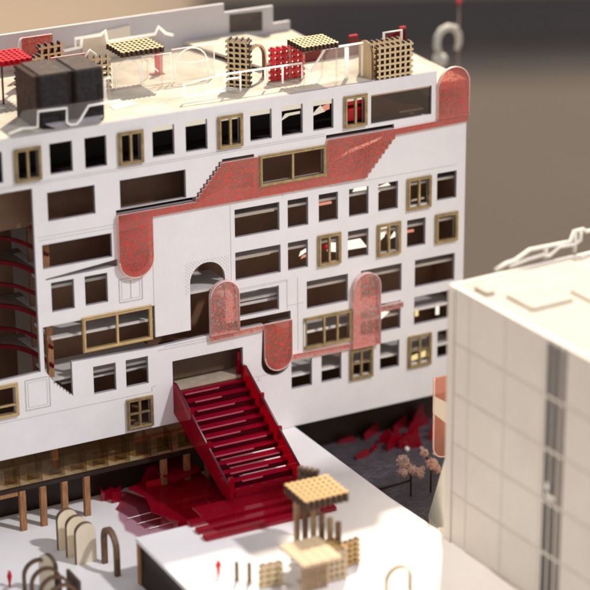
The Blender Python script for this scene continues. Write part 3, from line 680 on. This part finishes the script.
G = 'pale wooden arch slabs standing in a row'
for k, (x, y, lb) in enumerate(((-2.87, -.58, 'pale arch slab of the three, hindmost and nearest the pillars'), (-2.85, -.755, 'middle pale arch slab of the three standing in a row'),
                 (-2.83, -.93, 'foremost pale arch slab of the three, whole face showing'))):
    bm = BM(); arch_solid(bm, .205, .42, 0, .05); o = link('arch_slab', bm, [PALEBIRCH, BURNT2]); o.location = (x, y, PZ); tag(o, lb, 'arch slab', G)
bm = BM(); arch_frame(bm, .34, .43, .045, -.025, .025, 1, 1); o = link('arch_frame', bm, [BIRCH, BURNT2]); o.location = (-2.575, -.98, PZ); o.rotation_euler = (0, 0, -math.pi/2)
tag(o, 'lone dark brown arch hoop standing beside the pale arch slabs', 'arch')
for x, y, w_, h_, lb in ((-3.50, -1.25, .30, .35, 'hindmost brown arch hoop at lower left, nearest the red figurine'), (-3.50, -1.44, .30, .35, 'second brown arch hoop from the back of the nested hoops at lower left'),
                      (-3.49, -1.63, .30, .35, 'third arch hoop from the back of the nested hoops at lower left'), (-3.49, -1.81, .30, .35, 'foremost arch hoop of the nested hoops at lower left')):
    bm = BM(); arch_frame(bm, w_, h_, .026, -.02, .02); o = link('arch_frame', bm, [BURNT2, BURNT]); o.location = (x, y, PZ); tag(o, lb, 'arch', 'nested arch hoops at lower left')
bm = BM(); arch_solid(bm, .22, .40, -.025, .025); o = link('arch_slab', bm, [PALEBIRCH, BURNT]); o.location = (-3.30, -1.20, PZ); o.rotation_euler = (0, 0, -1.25)
tag(o, 'single pale arch slab turned edge on behind the nested hoops', 'arch slab')
bm = BM(); prism(bm, [(0, 0), (.03, 0), (.03, .30), (0, .30)], -.14, .14); o = link('wood_board', bm, BURNT); o.location = (-3.16, -1.62, PZ); tag(o, 'dark brown board standing among the nested arch hoops', 'board')

# figurines
def figurine(loc, h, rot, m, label, group=None):
    me = bpy.data.meshes.new('figurine'); s = h/1.75
    J = {'pel': (0, 0, .92), 'chest': (0, 0, 1.25), 'neck': (0, 0, 1.47), 'head': (0, -.01, 1.58), 'top': (0, 0, 1.70),
         'shL': (-.17, 0, 1.40), 'elL': (-.24, .03, 1.12), 'haL': (-.22, -.08, .88), 'shR': (.17, 0, 1.40), 'elR': (.25, .03, 1.12), 'haR': (.24, -.10, .90),
         'knL': (-.10, -.05, .50), 'anL': (-.11, .03, .08), 'toL': (-.11, -.13, .03), 'knR': (.10, .02, .50), 'anR': (.12, .10, .08), 'toR': (.12, -.05, .03)}
    R = dict(pel=.15, chest=.15, neck=.06, head=.11, top=.07, shL=.07, elL=.05, haL=.04, shR=.07, elR=.05, haR=.04, knL=.075, anL=.05, toL=.04, knR=.075, anR=.05, toR=.04)
    ed = [('pel', 'chest'), ('chest', 'neck'), ('neck', 'head'), ('head', 'top'), ('chest', 'shL'), ('shL', 'elL'), ('elL', 'haL'), ('chest', 'shR'), ('shR', 'elR'), ('elR', 'haR'),
          ('pel', 'knL'), ('knL', 'anL'), ('anL', 'toL'), ('pel', 'knR'), ('knR', 'anR'), ('anR', 'toR')]
    ks = list(J); me.from_pydata([Vector(J[k])*s for k in ks], [(ks.index(a), ks.index(b)) for a, b in ed], [])
    tmp = bpy.data.objects.new('tmp', me); COL.objects.link(tmp)
    md = tmp.modifiers.new('s', 'SKIN'); me.skin_vertices[0].data[0].use_root = True
    for i, k in enumerate(ks): me.skin_vertices[0].data[i].radius = (R[k]*s*1.35, R[k]*s*1.35)
    sb = tmp.modifiers.new('b', 'SUBSURF'); sb.levels = 1; sb.render_levels = 1
    m2 = bpy.data.meshes.new_from_object(tmp.evaluated_get(bpy.context.evaluated_depsgraph_get()))
    bpy.data.objects.remove(tmp)
    m2.materials.clear(); m2.materials.append(m)
    for p in m2.polygons: p.use_smooth = True
    o = bpy.data.objects.new('figurine', m2); COL.objects.link(o); o.location = loc; o.rotation_euler = (0, 0, rot)
    return tag(o, label, 'figurine', group)
figurine((-3.545, -1.02, PZ), .175, .5, REDS, 'tiny dark red standing scale figure at the left edge of the plaza')
figurine((-2.12, -2.55, -1.43), .17, -.3, REDB, 'tiny bright red scale figure standing on the sunlit deck')

# foreground wooden pavilion on the deck
P = thing('pavilion', 'birch wood pavilion with grid canopy, slat screen and plank table on the deck', 'pavilion', (0, 0, -1.43))
def pp(name, bm, mats): o = link(name, bm, mats, P); o.location = (0, 0, 1.43); return o
o = lattice(None, (-1.40, -2.83, -.79+1.43), .45, .43, 8, 6, (-math.pi/2, 0, 0), (GOLDWOOD, BURNT), .030, .09, 'canopy_grid', parent=P); o.location = (-1.40, -2.40, -.80+1.43)
o.location = (-1.375, -2.82, -.80+1.43)
o = lattice(None, (0, 0, 0), .20, .46, 4, 8, (0, 0, -.9), (BURNT, BURNT), .03, .05, 'screen_grid', parent=P); o.location = (-1.13, -2.22, -1.16+1.43)
for k in range(6):
    x = -1.36+.058*k; y = -2.62-.05*k; top = -.84 if k < 2 else -.86-.035*(k-1)
    bm = BM(); box(bm, x-.022, x+.022, y-.02, y+.02, -1.429, top); pp('post', bm, [BURNT2 if k % 2 else POSTWOOD])
bm = BM()
for k in range(4): box(bm, -1.655+.099*k, -1.56+.099*k, -3.30, -2.84, -1.125, -1.10)
pp('plank_top', bm, PLANKWOOD)
bm = BM()
for k in range(6): box(bm, -1.61+.045*k, -1.583+.045*k, -3.20, -3.18, -1.429, -1.127)
pp('plank_front', bm, POSTWOOD)
o = lattice(None, (0, 0, 0), .22, .30, 4, 5, (0, 0, 0), (PLANKWOOD, BURNT2), .03, .04, 'side_grid', parent=P); o.location = (-1.34, -3.12, -1.427+1.43)
o = lattice(None, (0, 0, 0), .36, .26, 6, 5, (-math.pi/2, 0, 0), (GOLDWOOD, BURNT), .028, .04, 'lower_grid', parent=P); o.location = (-1.42, -3.06, -1.20+1.43)
o = lattice(None, (0, 0, 0), .24, .26, 4, 5, (0, 0, .15), (GOLDWOOD, BURNT), .026, .04, 'side_grid', parent=P); o.location = (-1.12, -2.95, -1.427+1.43)
G2 = 'birch posts on the sunlit deck'
for x, y, lb in ((-2.02, -2.72, 'left of two slim birch posts in the sunlit foreground'), (-1.93, -2.79, 'right of two slim birch posts in the sunlit foreground')):
    bm = BM(); box(bm, -.016, .016, -.016, .016, 0, .20); bmesh.ops.bevel(bm, geom=bm.edges[:], offset=.003, segments=1, affect='EDGES'); o = link('wood_post', bm, BURNT2); o.location = (x, y, -1.429); tag(o, lb, 'post', G2)
lattice('low birch grid standing between the slim posts and the pavilion', (-1.90, -2.93, -1.429), .22, .24, 3, 4, (0, 0, -.1), (BIRCH, BURNT2), .03, .04)
bm = BM(); arch_frame(bm, .26, .26, .02, -.02, .02); o = link('arch_frame', bm, [PALEBIRCH, BURNT2]); o.location = (-.98, -3.58, -1.429); tag(o, 'blurred pale arch hoop in the brightest part of the deck', 'arch')

# ------------------------------------------------------------------ rooftop
RZ = 2.101
# black foam hut
Ht = thing('roof_hut', 'black foam box of two blocks with paler top on the white roof', 'hut', (-2.60, .10, RZ))
def rbox(x0, x1, y0, y1, z0, z1, m, nm):
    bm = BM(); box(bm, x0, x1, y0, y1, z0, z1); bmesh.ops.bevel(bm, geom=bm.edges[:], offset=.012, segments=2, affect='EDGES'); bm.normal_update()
    for f in bm.faces: f.material_index = 1 if f.normal.z > .8 else (2 if f.normal.x < -.8 else 0)  # top faces paler, left faces browner
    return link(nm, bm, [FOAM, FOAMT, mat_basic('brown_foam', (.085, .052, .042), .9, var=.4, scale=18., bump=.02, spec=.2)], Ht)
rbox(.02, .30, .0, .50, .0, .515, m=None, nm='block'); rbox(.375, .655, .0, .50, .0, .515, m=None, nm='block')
bm = BM(); box(bm, .305, .37, .06, .48, .005, .50); link('joint', bm, BLACKISH, Ht)
bm = BM(); box(bm, -.03, .015, .05, .49, .0, .50); link('side_sheet', bm, bpy.data.materials['brown_foam'], Ht)
bm = BM(); prism(bm, [(.05, .0), (.62, .0), (.56, -.05), (.14, -.05)], -.055, -.005); bmesh.ops.translate(bm, verts=bm.verts[:], vec=(0, 0, .052)); link('foot', bm, EDGE, Ht)
# clear balustrades with white edges
def clear_screen(label, loc, outline, edges, rotz=0., t=.012, r=.009, group=None, m=CLEAR):
    o = thing('acrylic_screen', label, 'screen', loc, rotz, group)
    if outline:
        bm = BM(); prism(bm, outline, -t/2, t/2); link('sheet', bm, m, o)
    for e in edges:
        bm = BM(); tube(bm, [(a, -t/2-.004, b) for a, b in e], r*1.3, 8); link('white_edge', bm, RAILM, o)
    return o
low = [(0, .06), (.155, .05), (.165, .20), (.45, .19), (.445, .05), (.485, .02), (.545, .02), (.58, .055), (.67, .18), (.99, .185)]
clear_screen('clear balustrade with notched white edge in front of the black hut', (-2.80, .045, RZ),
             [(-.07, .09), (.02, .225), (.84, .215), (.84, .41), (.895, .42), (.905, .19)] + low[::-1][1:], [low, [(.84, .21), (.84, .41), (.895, .425)], [(-.13, .03), (0, .06)]])
def arch_line(x, w, h): return [(x, .02), (x, h-w/2)] + arcpts(x+w/2, h-w/2, w/2, 180, 0, 10)[1:] + [(x+w, .02)]
clear_screen('clear screen with two white arch outlines beside the flat birch pergola', (-1.50, .92, RZ), rect(0, .62, 0, .30),
             [[(.31, .02), (.31, .30), (.62, .30), (.62, .02), (.31, .02)], arch_line(.02, .27, .29), [(.34, .27), (.48, .13)]], r=.005)
clear_screen('clear screen with tall white arch outline in the middle of the roof', (-.87, .92, RZ), rect(0, .46, 0, .33),
             [[(0, .33), (.46, .33), (.46, 0)], arch_line(.03, .36, .32), [(.1, .17), (.4, .17)]], r=.005)
clear_screen('long low white rail with posts near the front edge of the roof', (-1.06, .24, RZ), None,
             [[(0, .19), (0, .055), (.44, .055)], [(.0, .185), (.43, .22), (1.27, .215), (1.275, .06)], [(.43, .22), (.43, .05)], [(.60, .215), (.60, .03)], [(.87, .215), (.87, .04)], [(1.06, .215), (1.06, .04)], [(.43, .17), (.60, .165)]], r=.008)
clear_screen('tall white rail with slanting end near the right birch cage', (.27, .22, RZ), [(.02, .12), (.19, .33), (.64, .33), (.64, 0), (.42, 0), (.42, .1)],
             [[(-.02, .16), (.03, .12), (.19, .33), (.63, .335), (.635, .0)], [(.42, .31), (.42, 0)], [(.44, .31), (.44, .0)], [(.605, .31), (.605, 0)]], r=.010)
# chain-like white outline at the back wall
clear_screen('white stepped outline rail in front of the back parapet', (-1.80, 1.95, RZ), [(0, 0), (0, .14), (.34, .17), (.34, .26), (.62, .27), (.66, .31), (.69, .18), (1.30, .19), (1.32, .1), (1.32, 0)],
             [[(0, .14), (.34, .17), (.34, .27), (.62, .27), (.67, .31), (.69, .19), (.72, .19), (1.22, .20), (1.26, .27), (1.34, .19), (1.42, .16)], [(.34, .17), (.40, .17), (.41, .26)]], r=.012, m=CLEAR)
# lattices and pergolas
def pergola(label, loc, w, d, h, nx, ny, mats, legm, legs, bar=.021, group='grid topped pergolas on the roof'):
    o = thing('pergola', label, 'pergola', loc, 0., group)
    g = link('grid_top', lattice_bm(w, d, nx, ny, bar, .05), list(mats), o); g.rotation_euler = (-math.pi/2, 0, 0); g.location = (0, 0, h)
    for (x, y) in legs:
        bm = BM(); box(bm, x-.008, x+.008, y-.008, y+.008, 0, h-.028); link('leg', bm, legm, o)
    return o
pergola('flat birch grid pergola left of centre on the roof', (-1.45, .80, RZ), .46, .40, .375, 9, 6, (BIRCH, BURNT), CLEAR, ((.03, .37), (.43, .37), (.43, .03)))
pergola('flat birch grid pergola beside the red lattice, right of centre', (.14, .06, RZ), .40, .36, .395, 9, 6, (BIRCH, BURNT), CLEAR, ((.02, .33), (.38, .33), (.02, .03), (.38, .03)))
pergola('bright red grid pergola at the left edge of the roof', (-2.62, .99, RZ), .33, .40, .40, 6, 6, (REDB, REDS), BURNT, ((.02, .38), (.30, .38), (.02, .03)))
lattice('dark edged birch lattice standing at the left of the flat pergola', (-1.80, 1.02, RZ), .30, .36, 5, 6, (0, 0, -.25), (BIRCH, BURNT), .020, .08)
lattice('birch lattice standing under the bright red pergola', (-2.30, 1.45, RZ), .30, .30, 5, 5, (0, 0, .1), (BIRCH, BURNT), .020, .08)
lattice('birch lattice standing just left of the pink speckled screen', (-2.00, 1.62, RZ), .28, .36, 4, 5, (0, 0, .05), (BIRCH, BURNT), .020, .08)
lattice('tall narrow birch lattice standing next to the wooden arch hoop', (-.44, .56, RZ), .24, .48, 4, 9, (0, 0, -.75), (BIRCH, BURNT), .018, .11)
lattice('bright red lattice standing between the arch hoop and the flat pergola', (-.02, .47, RZ), .38, .34, 6, 6, (0, 0, 0), (REDB, REDS), .026, .05)
bm = BM(); arch_frame(bm, .30, .36, .022, -.02, .02); o = link('arch_frame', bm, [BIRCH, BURNT2]); o.location = (-.25, .52, RZ); o.rotation_euler = (0, 0, .45); tag(o, 'birch arch hoop between the narrow lattice and the red lattice', 'arch')
# birch cage at the right: a lattice front with a solid arched end
t = thing('lattice_cage', 'birch cage of open grid with a solid rounded end at the right of the roof', 'cage', (.92, .02, RZ))
o = link('grid', lattice_bm(.41, .35, 7, 6, .021, .06), [BIRCH, BURNT], t)
o = link('grid', lattice_bm(.41, .33, 7, 6, .021, .06), [BIRCH, BURNT], t); o.location = (0, .22, 0)
bm = BM(); arch_solid(bm, .26, .37, 0, .02); o = link('end_board', bm, [BIRCH, BURNT2], t); o.location = (-.04, .27, 0); o.rotation_euler = (0, 0, -math.pi/2)
# pink speckled screens and hoop at the back left
o = thing('speckled_screen', 'pink speckled screen standing at the back left before the parapet', 'screen', (-2.10, 1.78, RZ))
bm = BM(); prism(bm, rect(.0, .33, 0, .40), -.012, .012, 'y', 0, 1); link('sheet', bm, [SPECK, SPEDGE], o)
bm = BM(); tube(bm, [(-.03, -.01, .0), (-.03, -.01, .36), (.0, -.01, .40)], .012, 8); link('white_edge', bm, WHITEW, o)
o = thing('speckled_screen', 'pink speckled block with a pale round hoop behind the black hut', 'screen', (-1.98, 1.30, RZ))
bm = BM(); prism(bm, rect(0, .36, 0, .30), .0, .02, 'y', 0, 1); link('sheet', bm, [SPECK, SPEDGE], o)
bm = BM(); arch_frame(bm, .24, .30, .02, -.06, -.03); q = link('hoop', bm, [PALEBIRCH, BURNT2], o); q.location = (.10, 0, 0)
bm = BM(); tube(bm, [(.34, -.02, .0), (.35, -.02, .28), (.40, -.02, .33), (.46, -.02, .28), (.48, -.02, .05)], .012, 8); link('white_edge', bm, WHITEW, o)
t = thing('red_marker', 'slim red upright strip with a pale foot at the back of the roof', 'marker', (-.88, 1.25, RZ))
bm = BM(); box(bm, -.02, .03, -.01, .01, .01, .25); link('strip', bm, REDB, t)
bm = BM(); box(bm, .04, .06, -.01, .01, .01, .20); link('strip', bm, REDP, t)
bm = BM(); box(bm, -.08, .06, -.06, .02, 0, .009); link('foot', bm, REDP, t)
# sloping skylight slab in front of the parapet step
t = thing('skylight', 'sloping white slab with painted shadow slits before the stepped parapet', 'skylight', (0, 0, RZ))
bm = BM(); prism(bm, [(-.25, 1.98), (.42, 2.03), (.72, 1.25), (.05, .80)], .035, .06, 'z'); o = link('slab', bm, ROOFM, t)
bm = BM(); prism(bm, [(-.20, 1.93), (.40, 1.98), (.66, 1.27), (.07, .87)], .002, .034, 'z'); o = link('slab_shadow', bm, DKBROWN, t)  # dark sheet painted in as the shadow under the slab
# red screen at the back right
t = thing('red_screen', 'dark red acrylic screen with stepped top at the back right of the roof', 'screen', (0, .90, RZ))
bm = BM(); prism(bm, [(.58, .0), (1.595, .0), (1.605, -.129), (1.765, -.129), (1.765, .18), (1.70, .20), (1.64, .175), (1.42, .085), (1.22, .15), (1.20, .195), (1.105, .185), (1.10, .12), (.58, .10)], -.012, .012); link('sheet', bm, mat_acrylic('dark_red_acrylic', (.30, .005, .02), .10, (.22, .004, .012), .7, .08), t)
bm = BM(); box(bm, 1.70, 1.765, -.016, .016, .201, .22); link('cap', bm, REDS, t)
bm = BM(); box(bm, 1.11, 1.20, -.016, .016, .197, .21); link('cap', bm, REDS, t)
bm = BM(); tube(bm, [(1.20, -.2, .0), (1.20, -.2, .36), (1.40, -.2, .36), (1.40, -.2, .0)], .014, 8); o = link('rail_hoop', bm, WHITEW); o.location = (0, .55, RZ); tag(o, 'white square hoop rail behind the birch cage', 'rail')
# scraps of trimmed pattern lying on the roof (paper offcuts that catch the light)
for (x, y, w_, d_, a, lb) in ((-1.75, .32, .30, .16, .2, 'pale paper offcut on the roof right of the black hut'), (-.75, .40, .34, .10, -.1, 'pale paper offcut on the roof behind the low rail'),
                         (-2.95, .75, .35, .35, .3, 'pale paper offcut on the roof left of the black hut')):
    bm = BM(); prism(bm, [(0, 0), (w_, .02), (w_*.9, d_), (.04, d_*.9)], 0, .004, 'z'); o = link('paper_scrap', bm, PLASTER); o.location = (x, y, RZ); o.rotation_euler = (0, 0, a); tag(o, lb, 'paper')

# ------------------------------------------------------------------ right-hand building
RB = thing('model_block', 'plain cream card block building close up at the right, out of focus', 'building', (.05, -2.87, -1.436), 0.)
RB.rotation_euler = (0, 0, math.radians(3.7))     # its left wall runs toward the viewer
HB = 2.526
L = 4.0; Wd = 3.6
bm = BM(); box(bm, 0, .04, -L, 0, 0, HB); link('side_wall', bm, mat_basic('block_card', (.68, .63, .575), .65, var=.07, scale=1.6, bump=.006), RB)
bm = BM(); box(bm, .041, Wd, -.04, 0, 0, HB); link('back_wall', bm, bpy.data.materials['block_card'], RB)
bm = BM(); box(bm, .0405, Wd, -L, -.0405, HB-.05, HB-.012); link('roof', bm, mat_basic('block_roof', (.41, .365, .31), .6, var=.10, scale=4., bump=.006), RB)
bm = BM()
for z in (.52, 1.02, 1.51, 2.0): box(bm, -.003, .001, -L, -.005, z-.009, z+.009)
for y in (-.32, -.86, -1.42, -2.2, -2.8): box(bm, -.0025, .001, y-.0035, y+.0035, 0.03, HB-.02)
box(bm, -.006, .001, -L, -.34, .0, .022)
link('engraving', bm, SEAM2, RB)
SLOT = mat_basic('slot_glass', (.045, .036, .03), .6, bump=0); SLOT2 = mat_basic('slot_glass_pale', (.20, .165, .14), .6, bump=0)
for k, (y, hw, m) in enumerate(((-1.500, .031, SLOT), (-1.594, .031, SLOT), (-1.690, .034, SLOT2))):
    bm = BM(); box(bm, -.005, .0015, y-hw, y+hw, .03, 2.49); link('slot_window', bm, m, RB)
for z in (.52, 1.02, 1.51, 2.0):
    bm = BM(); box(bm, -.0075, -.0052, -1.73, -1.46, z-.014, z+.014); link('slot_bar', bm, bpy.data.materials['block_card'], RB)
bm = BM(); box(bm, -.008, -.0055, -1.63, -1.50, 1.06, 1.10); box(bm, -.008, -.0055, -1.55, -1.50, 1.13, 1.20); link('slot_highlight', bm, WHITEW, RB)  # cream pieces painted as bright highlights on the slots
bm = BM(); box(bm, -.012, -.0005, -.10, -.002, .0, HB-.02); link('corner_strip', bm, bpy.data.materials['block_card'], RB)
bm = BM(); box(bm, -.0045, -.0015, -.004, .003, .9, HB-.1); link('corner_edge', bm, BURNT2, RB)
for (x0, x1, y0, y1, h) in ((.25, .7, -.9, -.5, .03), (.8, 1.3, -1.2, -.7, .025), (.5, 1.0, -1.9, -1.5, .03), (1.3, 1.5, -1.5, -1.42, .10), (.12, .22, -.4, -.2, .04)):
    bm = BM(); box(bm, x0, x1, y0, y1, HB-.0115, HB-.0115+h); bmesh.ops.bevel(bm, geom=bm.edges[:], offset=.01, segments=1, affect='EDGES'); link('roof_block', bm, bpy.data.materials['block_roof'], RB)
bm = BM(); box(bm, 1.42, 1.62, -1.56, -1.53, HB-.011, HB+.06); link('roof_block', bm, BURNT, RB)
# white rail along the far edge
o = thing('roof_rail', 'white blurred zigzag rail on the far edge of the cream block', 'rail', (.0, -2.83, 1.09), math.radians(3.7))
path = [(.58, .01), (.70, .05), (.80, .06), (.96, .13), (1.30, .12), (1.42, .12), (1.46, .21), (1.56, .21), (1.60, .18), (1.74, .18), (1.78, .30), (2.0, .31)]
low2 = [(.72, .02), (.92, .05), (1.10, .06), (1.16, .03), (1.28, .10), (1.46, .09), (1.52, .12), (1.52, .20)]
bm = BM(); tube(bm, [(a, 0, b) for a, b in path], .020, 8); link('top_rail', bm, PLASTER, o)
bm = BM(); tube(bm, [(a, -.02, b) for a, b in low2], .017, 8); link('lower_rail', bm, PLASTER, o)
for x, z in ((.80, .06), (1.14, .12), (1.47, .2), (1.78, .28)):
    bm = BM(); tube(bm, [(x, 0, 0), (x, 0, z)], .02, 8); link('post', bm, PLASTER, o)
# salmon panel on the far face of the block
o = thing('salmon_panel', 'salmon translucent panel with pale band behind the cream block corner', 'panel', (.49, -1.90, -1.905), 0)
SAL = mat_acrylic('salmon_acrylic', (.92, .62, .52), .06, (.66, .36, .28), .34, .2)
bm = BM(); prism(bm, [(0, 1.62), (0, .90)] + arcpts(.12, .90, .12, 180, 360, 10)[1:] + [(.24, 1.62)], -.012, .012); link('sheet', bm, SAL, o)
bm = BM(); prism(bm, [(-.012, 1.27), (.252, 1.02), (.252, 1.27), (-.012, 1.45)], -.018, -.0125); link('band', bm, CREAM, o)
bm = BM(); tube(bm, [(0, -.014, 1.62), (0, -.014, .90)] + [(a, -.014, b) for a, b in arcpts(.12, .90, .12, 180, 360, 10)[1:]] + [(.24, -.014, 1.62)], .007, 8); link('rim', bm, SPEDGE, o)
bm = BM(); box(bm, .30, .34, .014, .04, 0, 1.5); box(bm, .2405, .30, .014, .03, 1.2, 1.24); link('stand', bm, SPEDGE, o)
# cream sloping sheet at the foot of the block
bm = BM()
vs = [bm.verts.new(p) for p in ((.10, -2.80, -1.45), (.13, -2.78, -.55), (.62, -1.62, -1.895), (.50, -1.85, -1.90), (.30, -2.72, -1.90))]
for f in ((0, 1, 2), (0, 2, 3), (0, 3, 4), (1, 4, 2), (1, 0, 4), (2, 4, 3)): bm.faces.new([vs[i] for i in f])
bmesh.ops.recalc_face_normals(bm, faces=bm.faces[:])
tag(link('slope_card', bm, mat_basic('ivory_card', (.84, .80, .68), .7, var=.06, bump=.004)), 'ivory sloping card leaning at the foot of the cream block', 'card')

# ------------------------------------------------------------------ small things on the black base
def puff_tree(loc, puffs, stem, m, label):
    o = thing('tree', label, 'tree', loc, 0., 'dried flower trees on the black base')
    bm = BM()
    for i, (x, y, z, r) in enumerate(puffs):
        ball(bm, (x, y, z), r*.86, 2, .35, i)
        for k in range(46):
            d = Vector((random.gauss(0, 1), random.gauss(0, 1), random.gauss(0, 1))).normalized()
            ball(bm, Vector((x, y, z))+d*r*(.84+.1*random.random()), r*.17, 1, .3, k)
    link('crown', bm, m, o, smooth=True)
    bm = BM(); tube(bm, stem, .010, 7); link('trunk', bm, STEM, o)
    return o
puff_tree((.70, -1.14, -1.9), [(-.06, .06, .36, .075), (-.10, 0, .28, .055), (.0, 0, .29, .06), (.08, -.02, .24, .062), (.13, .0, .27, .03)], [(0, 0, 0), (0, 0, .24), (-.03, .02, .32)], PUFF, 'dusky tree of round dried flower heads on the black base, left one')
puff_tree((.90, -1.16, -1.9), [(-.03, .05, .42, .045), (.04, .02, .30, .065), (.0, .03, .33, .03), (.09, 0, .24, .05)], [(.02, 0, 0), (.02, 0, .24), (-.02, .04, .40)], PUFF2, 'peach tree of dried flower heads on the black base, nearer the salmon panel')
bm = BM(); tube(bm, [(.38, -.90, -1.885), (.72, -1.10, -1.75)], .012, 7); tag(link('twig', bm, STEM), 'dark red twig lying by the dried flower trees', 'twig')
bm = BM(); box(bm, .62, .95, -2.30, -2.24, -1.905, -1.86); tag(link('dark_bar', bm, DKBROWN), 'short black bar at the foot of the ivory card', 'bar')
t = thing('acrylic_heap', 'heap of bright red acrylic under the right end of the white building', 'acrylic heap', (1.30, .10, -1.905))
for k in range(15):
    a = random.uniform(-.7, .7); w_ = random.uniform(.12, .3); h_ = random.uniform(.10, .26); x = random.uniform(-.7, .5); y = random.uniform(-.25, .2); h_ *= .45+.55*max(0, min(1, (x+.7)/.8))
    bm = BM(); prism(bm, [(0, 0), (w_, .0), (w_*.8, h_), (w_*.3, h_*.8), (0, h_*.5)], -.008, .008); q = link('shard', bm, RED if k % 5 else REDD, t); q.location = (x, y, 0); q.rotation_euler = (0, 0, a)
bm = BM(); prism(bm, [(0, 0), (.7, .0), (.62, .12), (.3, .10), (.05, .05)], -.01, .01); o = link('pale_card', bm, mat_basic('pale_green_card', (.62, .62, .50), .7, bump=0)); o.location = (1.35, .34, -1.60); tag(o, 'pale greenish card glimpsed under the right end of the white building', 'card')
for (x, y, s, m, lb) in ((1.20, -.20, .028, PLASTER, 'cream pebble bead by the red heap, larger'), (1.34, -.26, .024, PUFF, 'dull pink pebble bead right of the cream one'), (1.40, -.42, .018, PLASTER, 'small grey bead nearest the salmon panel')):
    bm = BM(); ball(bm, (0, 0, s*.8), s, 2, .3, s*99); o = link('bead', bm, m, smooth=True); o.location = (x, y, -1.905); tag(o, lb, 'bead')

# ------------------------------------------------------------------ hook and hanging red ball behind the building
t = thing('hook_stand', 'white plaster ball with a curved hook rising behind the roof', 'ornament', (0, 0, 0))
HK = Vector((2.55, 2.4, 1.45))
t.location = (3.21, 2.6, -2.0)
bm = BM(); ball(bm, (0, 0, 3.335), .085, 3, .05, 2); link('ball', bm, PLASTER, t, smooth=True)
bm = BM(); tube(bm, [(-.01, 0, 3.40), (-.045, 0, 3.50), (-.035, 0, 3.60), (.02, 0, 3.675), (.105, 0, 3.70), (.19, 0, 3.67), (.24, 0, 3.59), (.245, 0, 3.50), (.215, 0, 3.42)], [.040, .042, .042, .042, .042, .042, .040, .036, .026], 12); link('hook', bm, PLASTER, t, smooth=True)
bm = BM(); tube(bm, [(0, 0, .02), (0, 0, 3.27)], .02, 8); link('pole', bm, PLASTER, t)
bm = BM(); box(bm, -.3, .3, -.3, .3, 0, .03); link('foot', bm, PLASTER, t)
bm = BM(); box(bm, 2.5, 4.0, 1.8, 3.2, -2.02, -2.0); tag(link('table_leaf', bm, BASEM), kind='structure')
t = thing('marker_pin', 'small red bead on a thin pin, far behind the hook at the top', 'pin', (3.46, 2.62, -2.0))
bm = BM(); ball(bm, (0, 0, 3.97), .03, 2); link('bead', bm, REDB, t, smooth=True)
bm = BM(); tube(bm, [(0, 0, 0), (0, 0, 3.95)], .006, 6); link('pin', bm, PUFF, t)
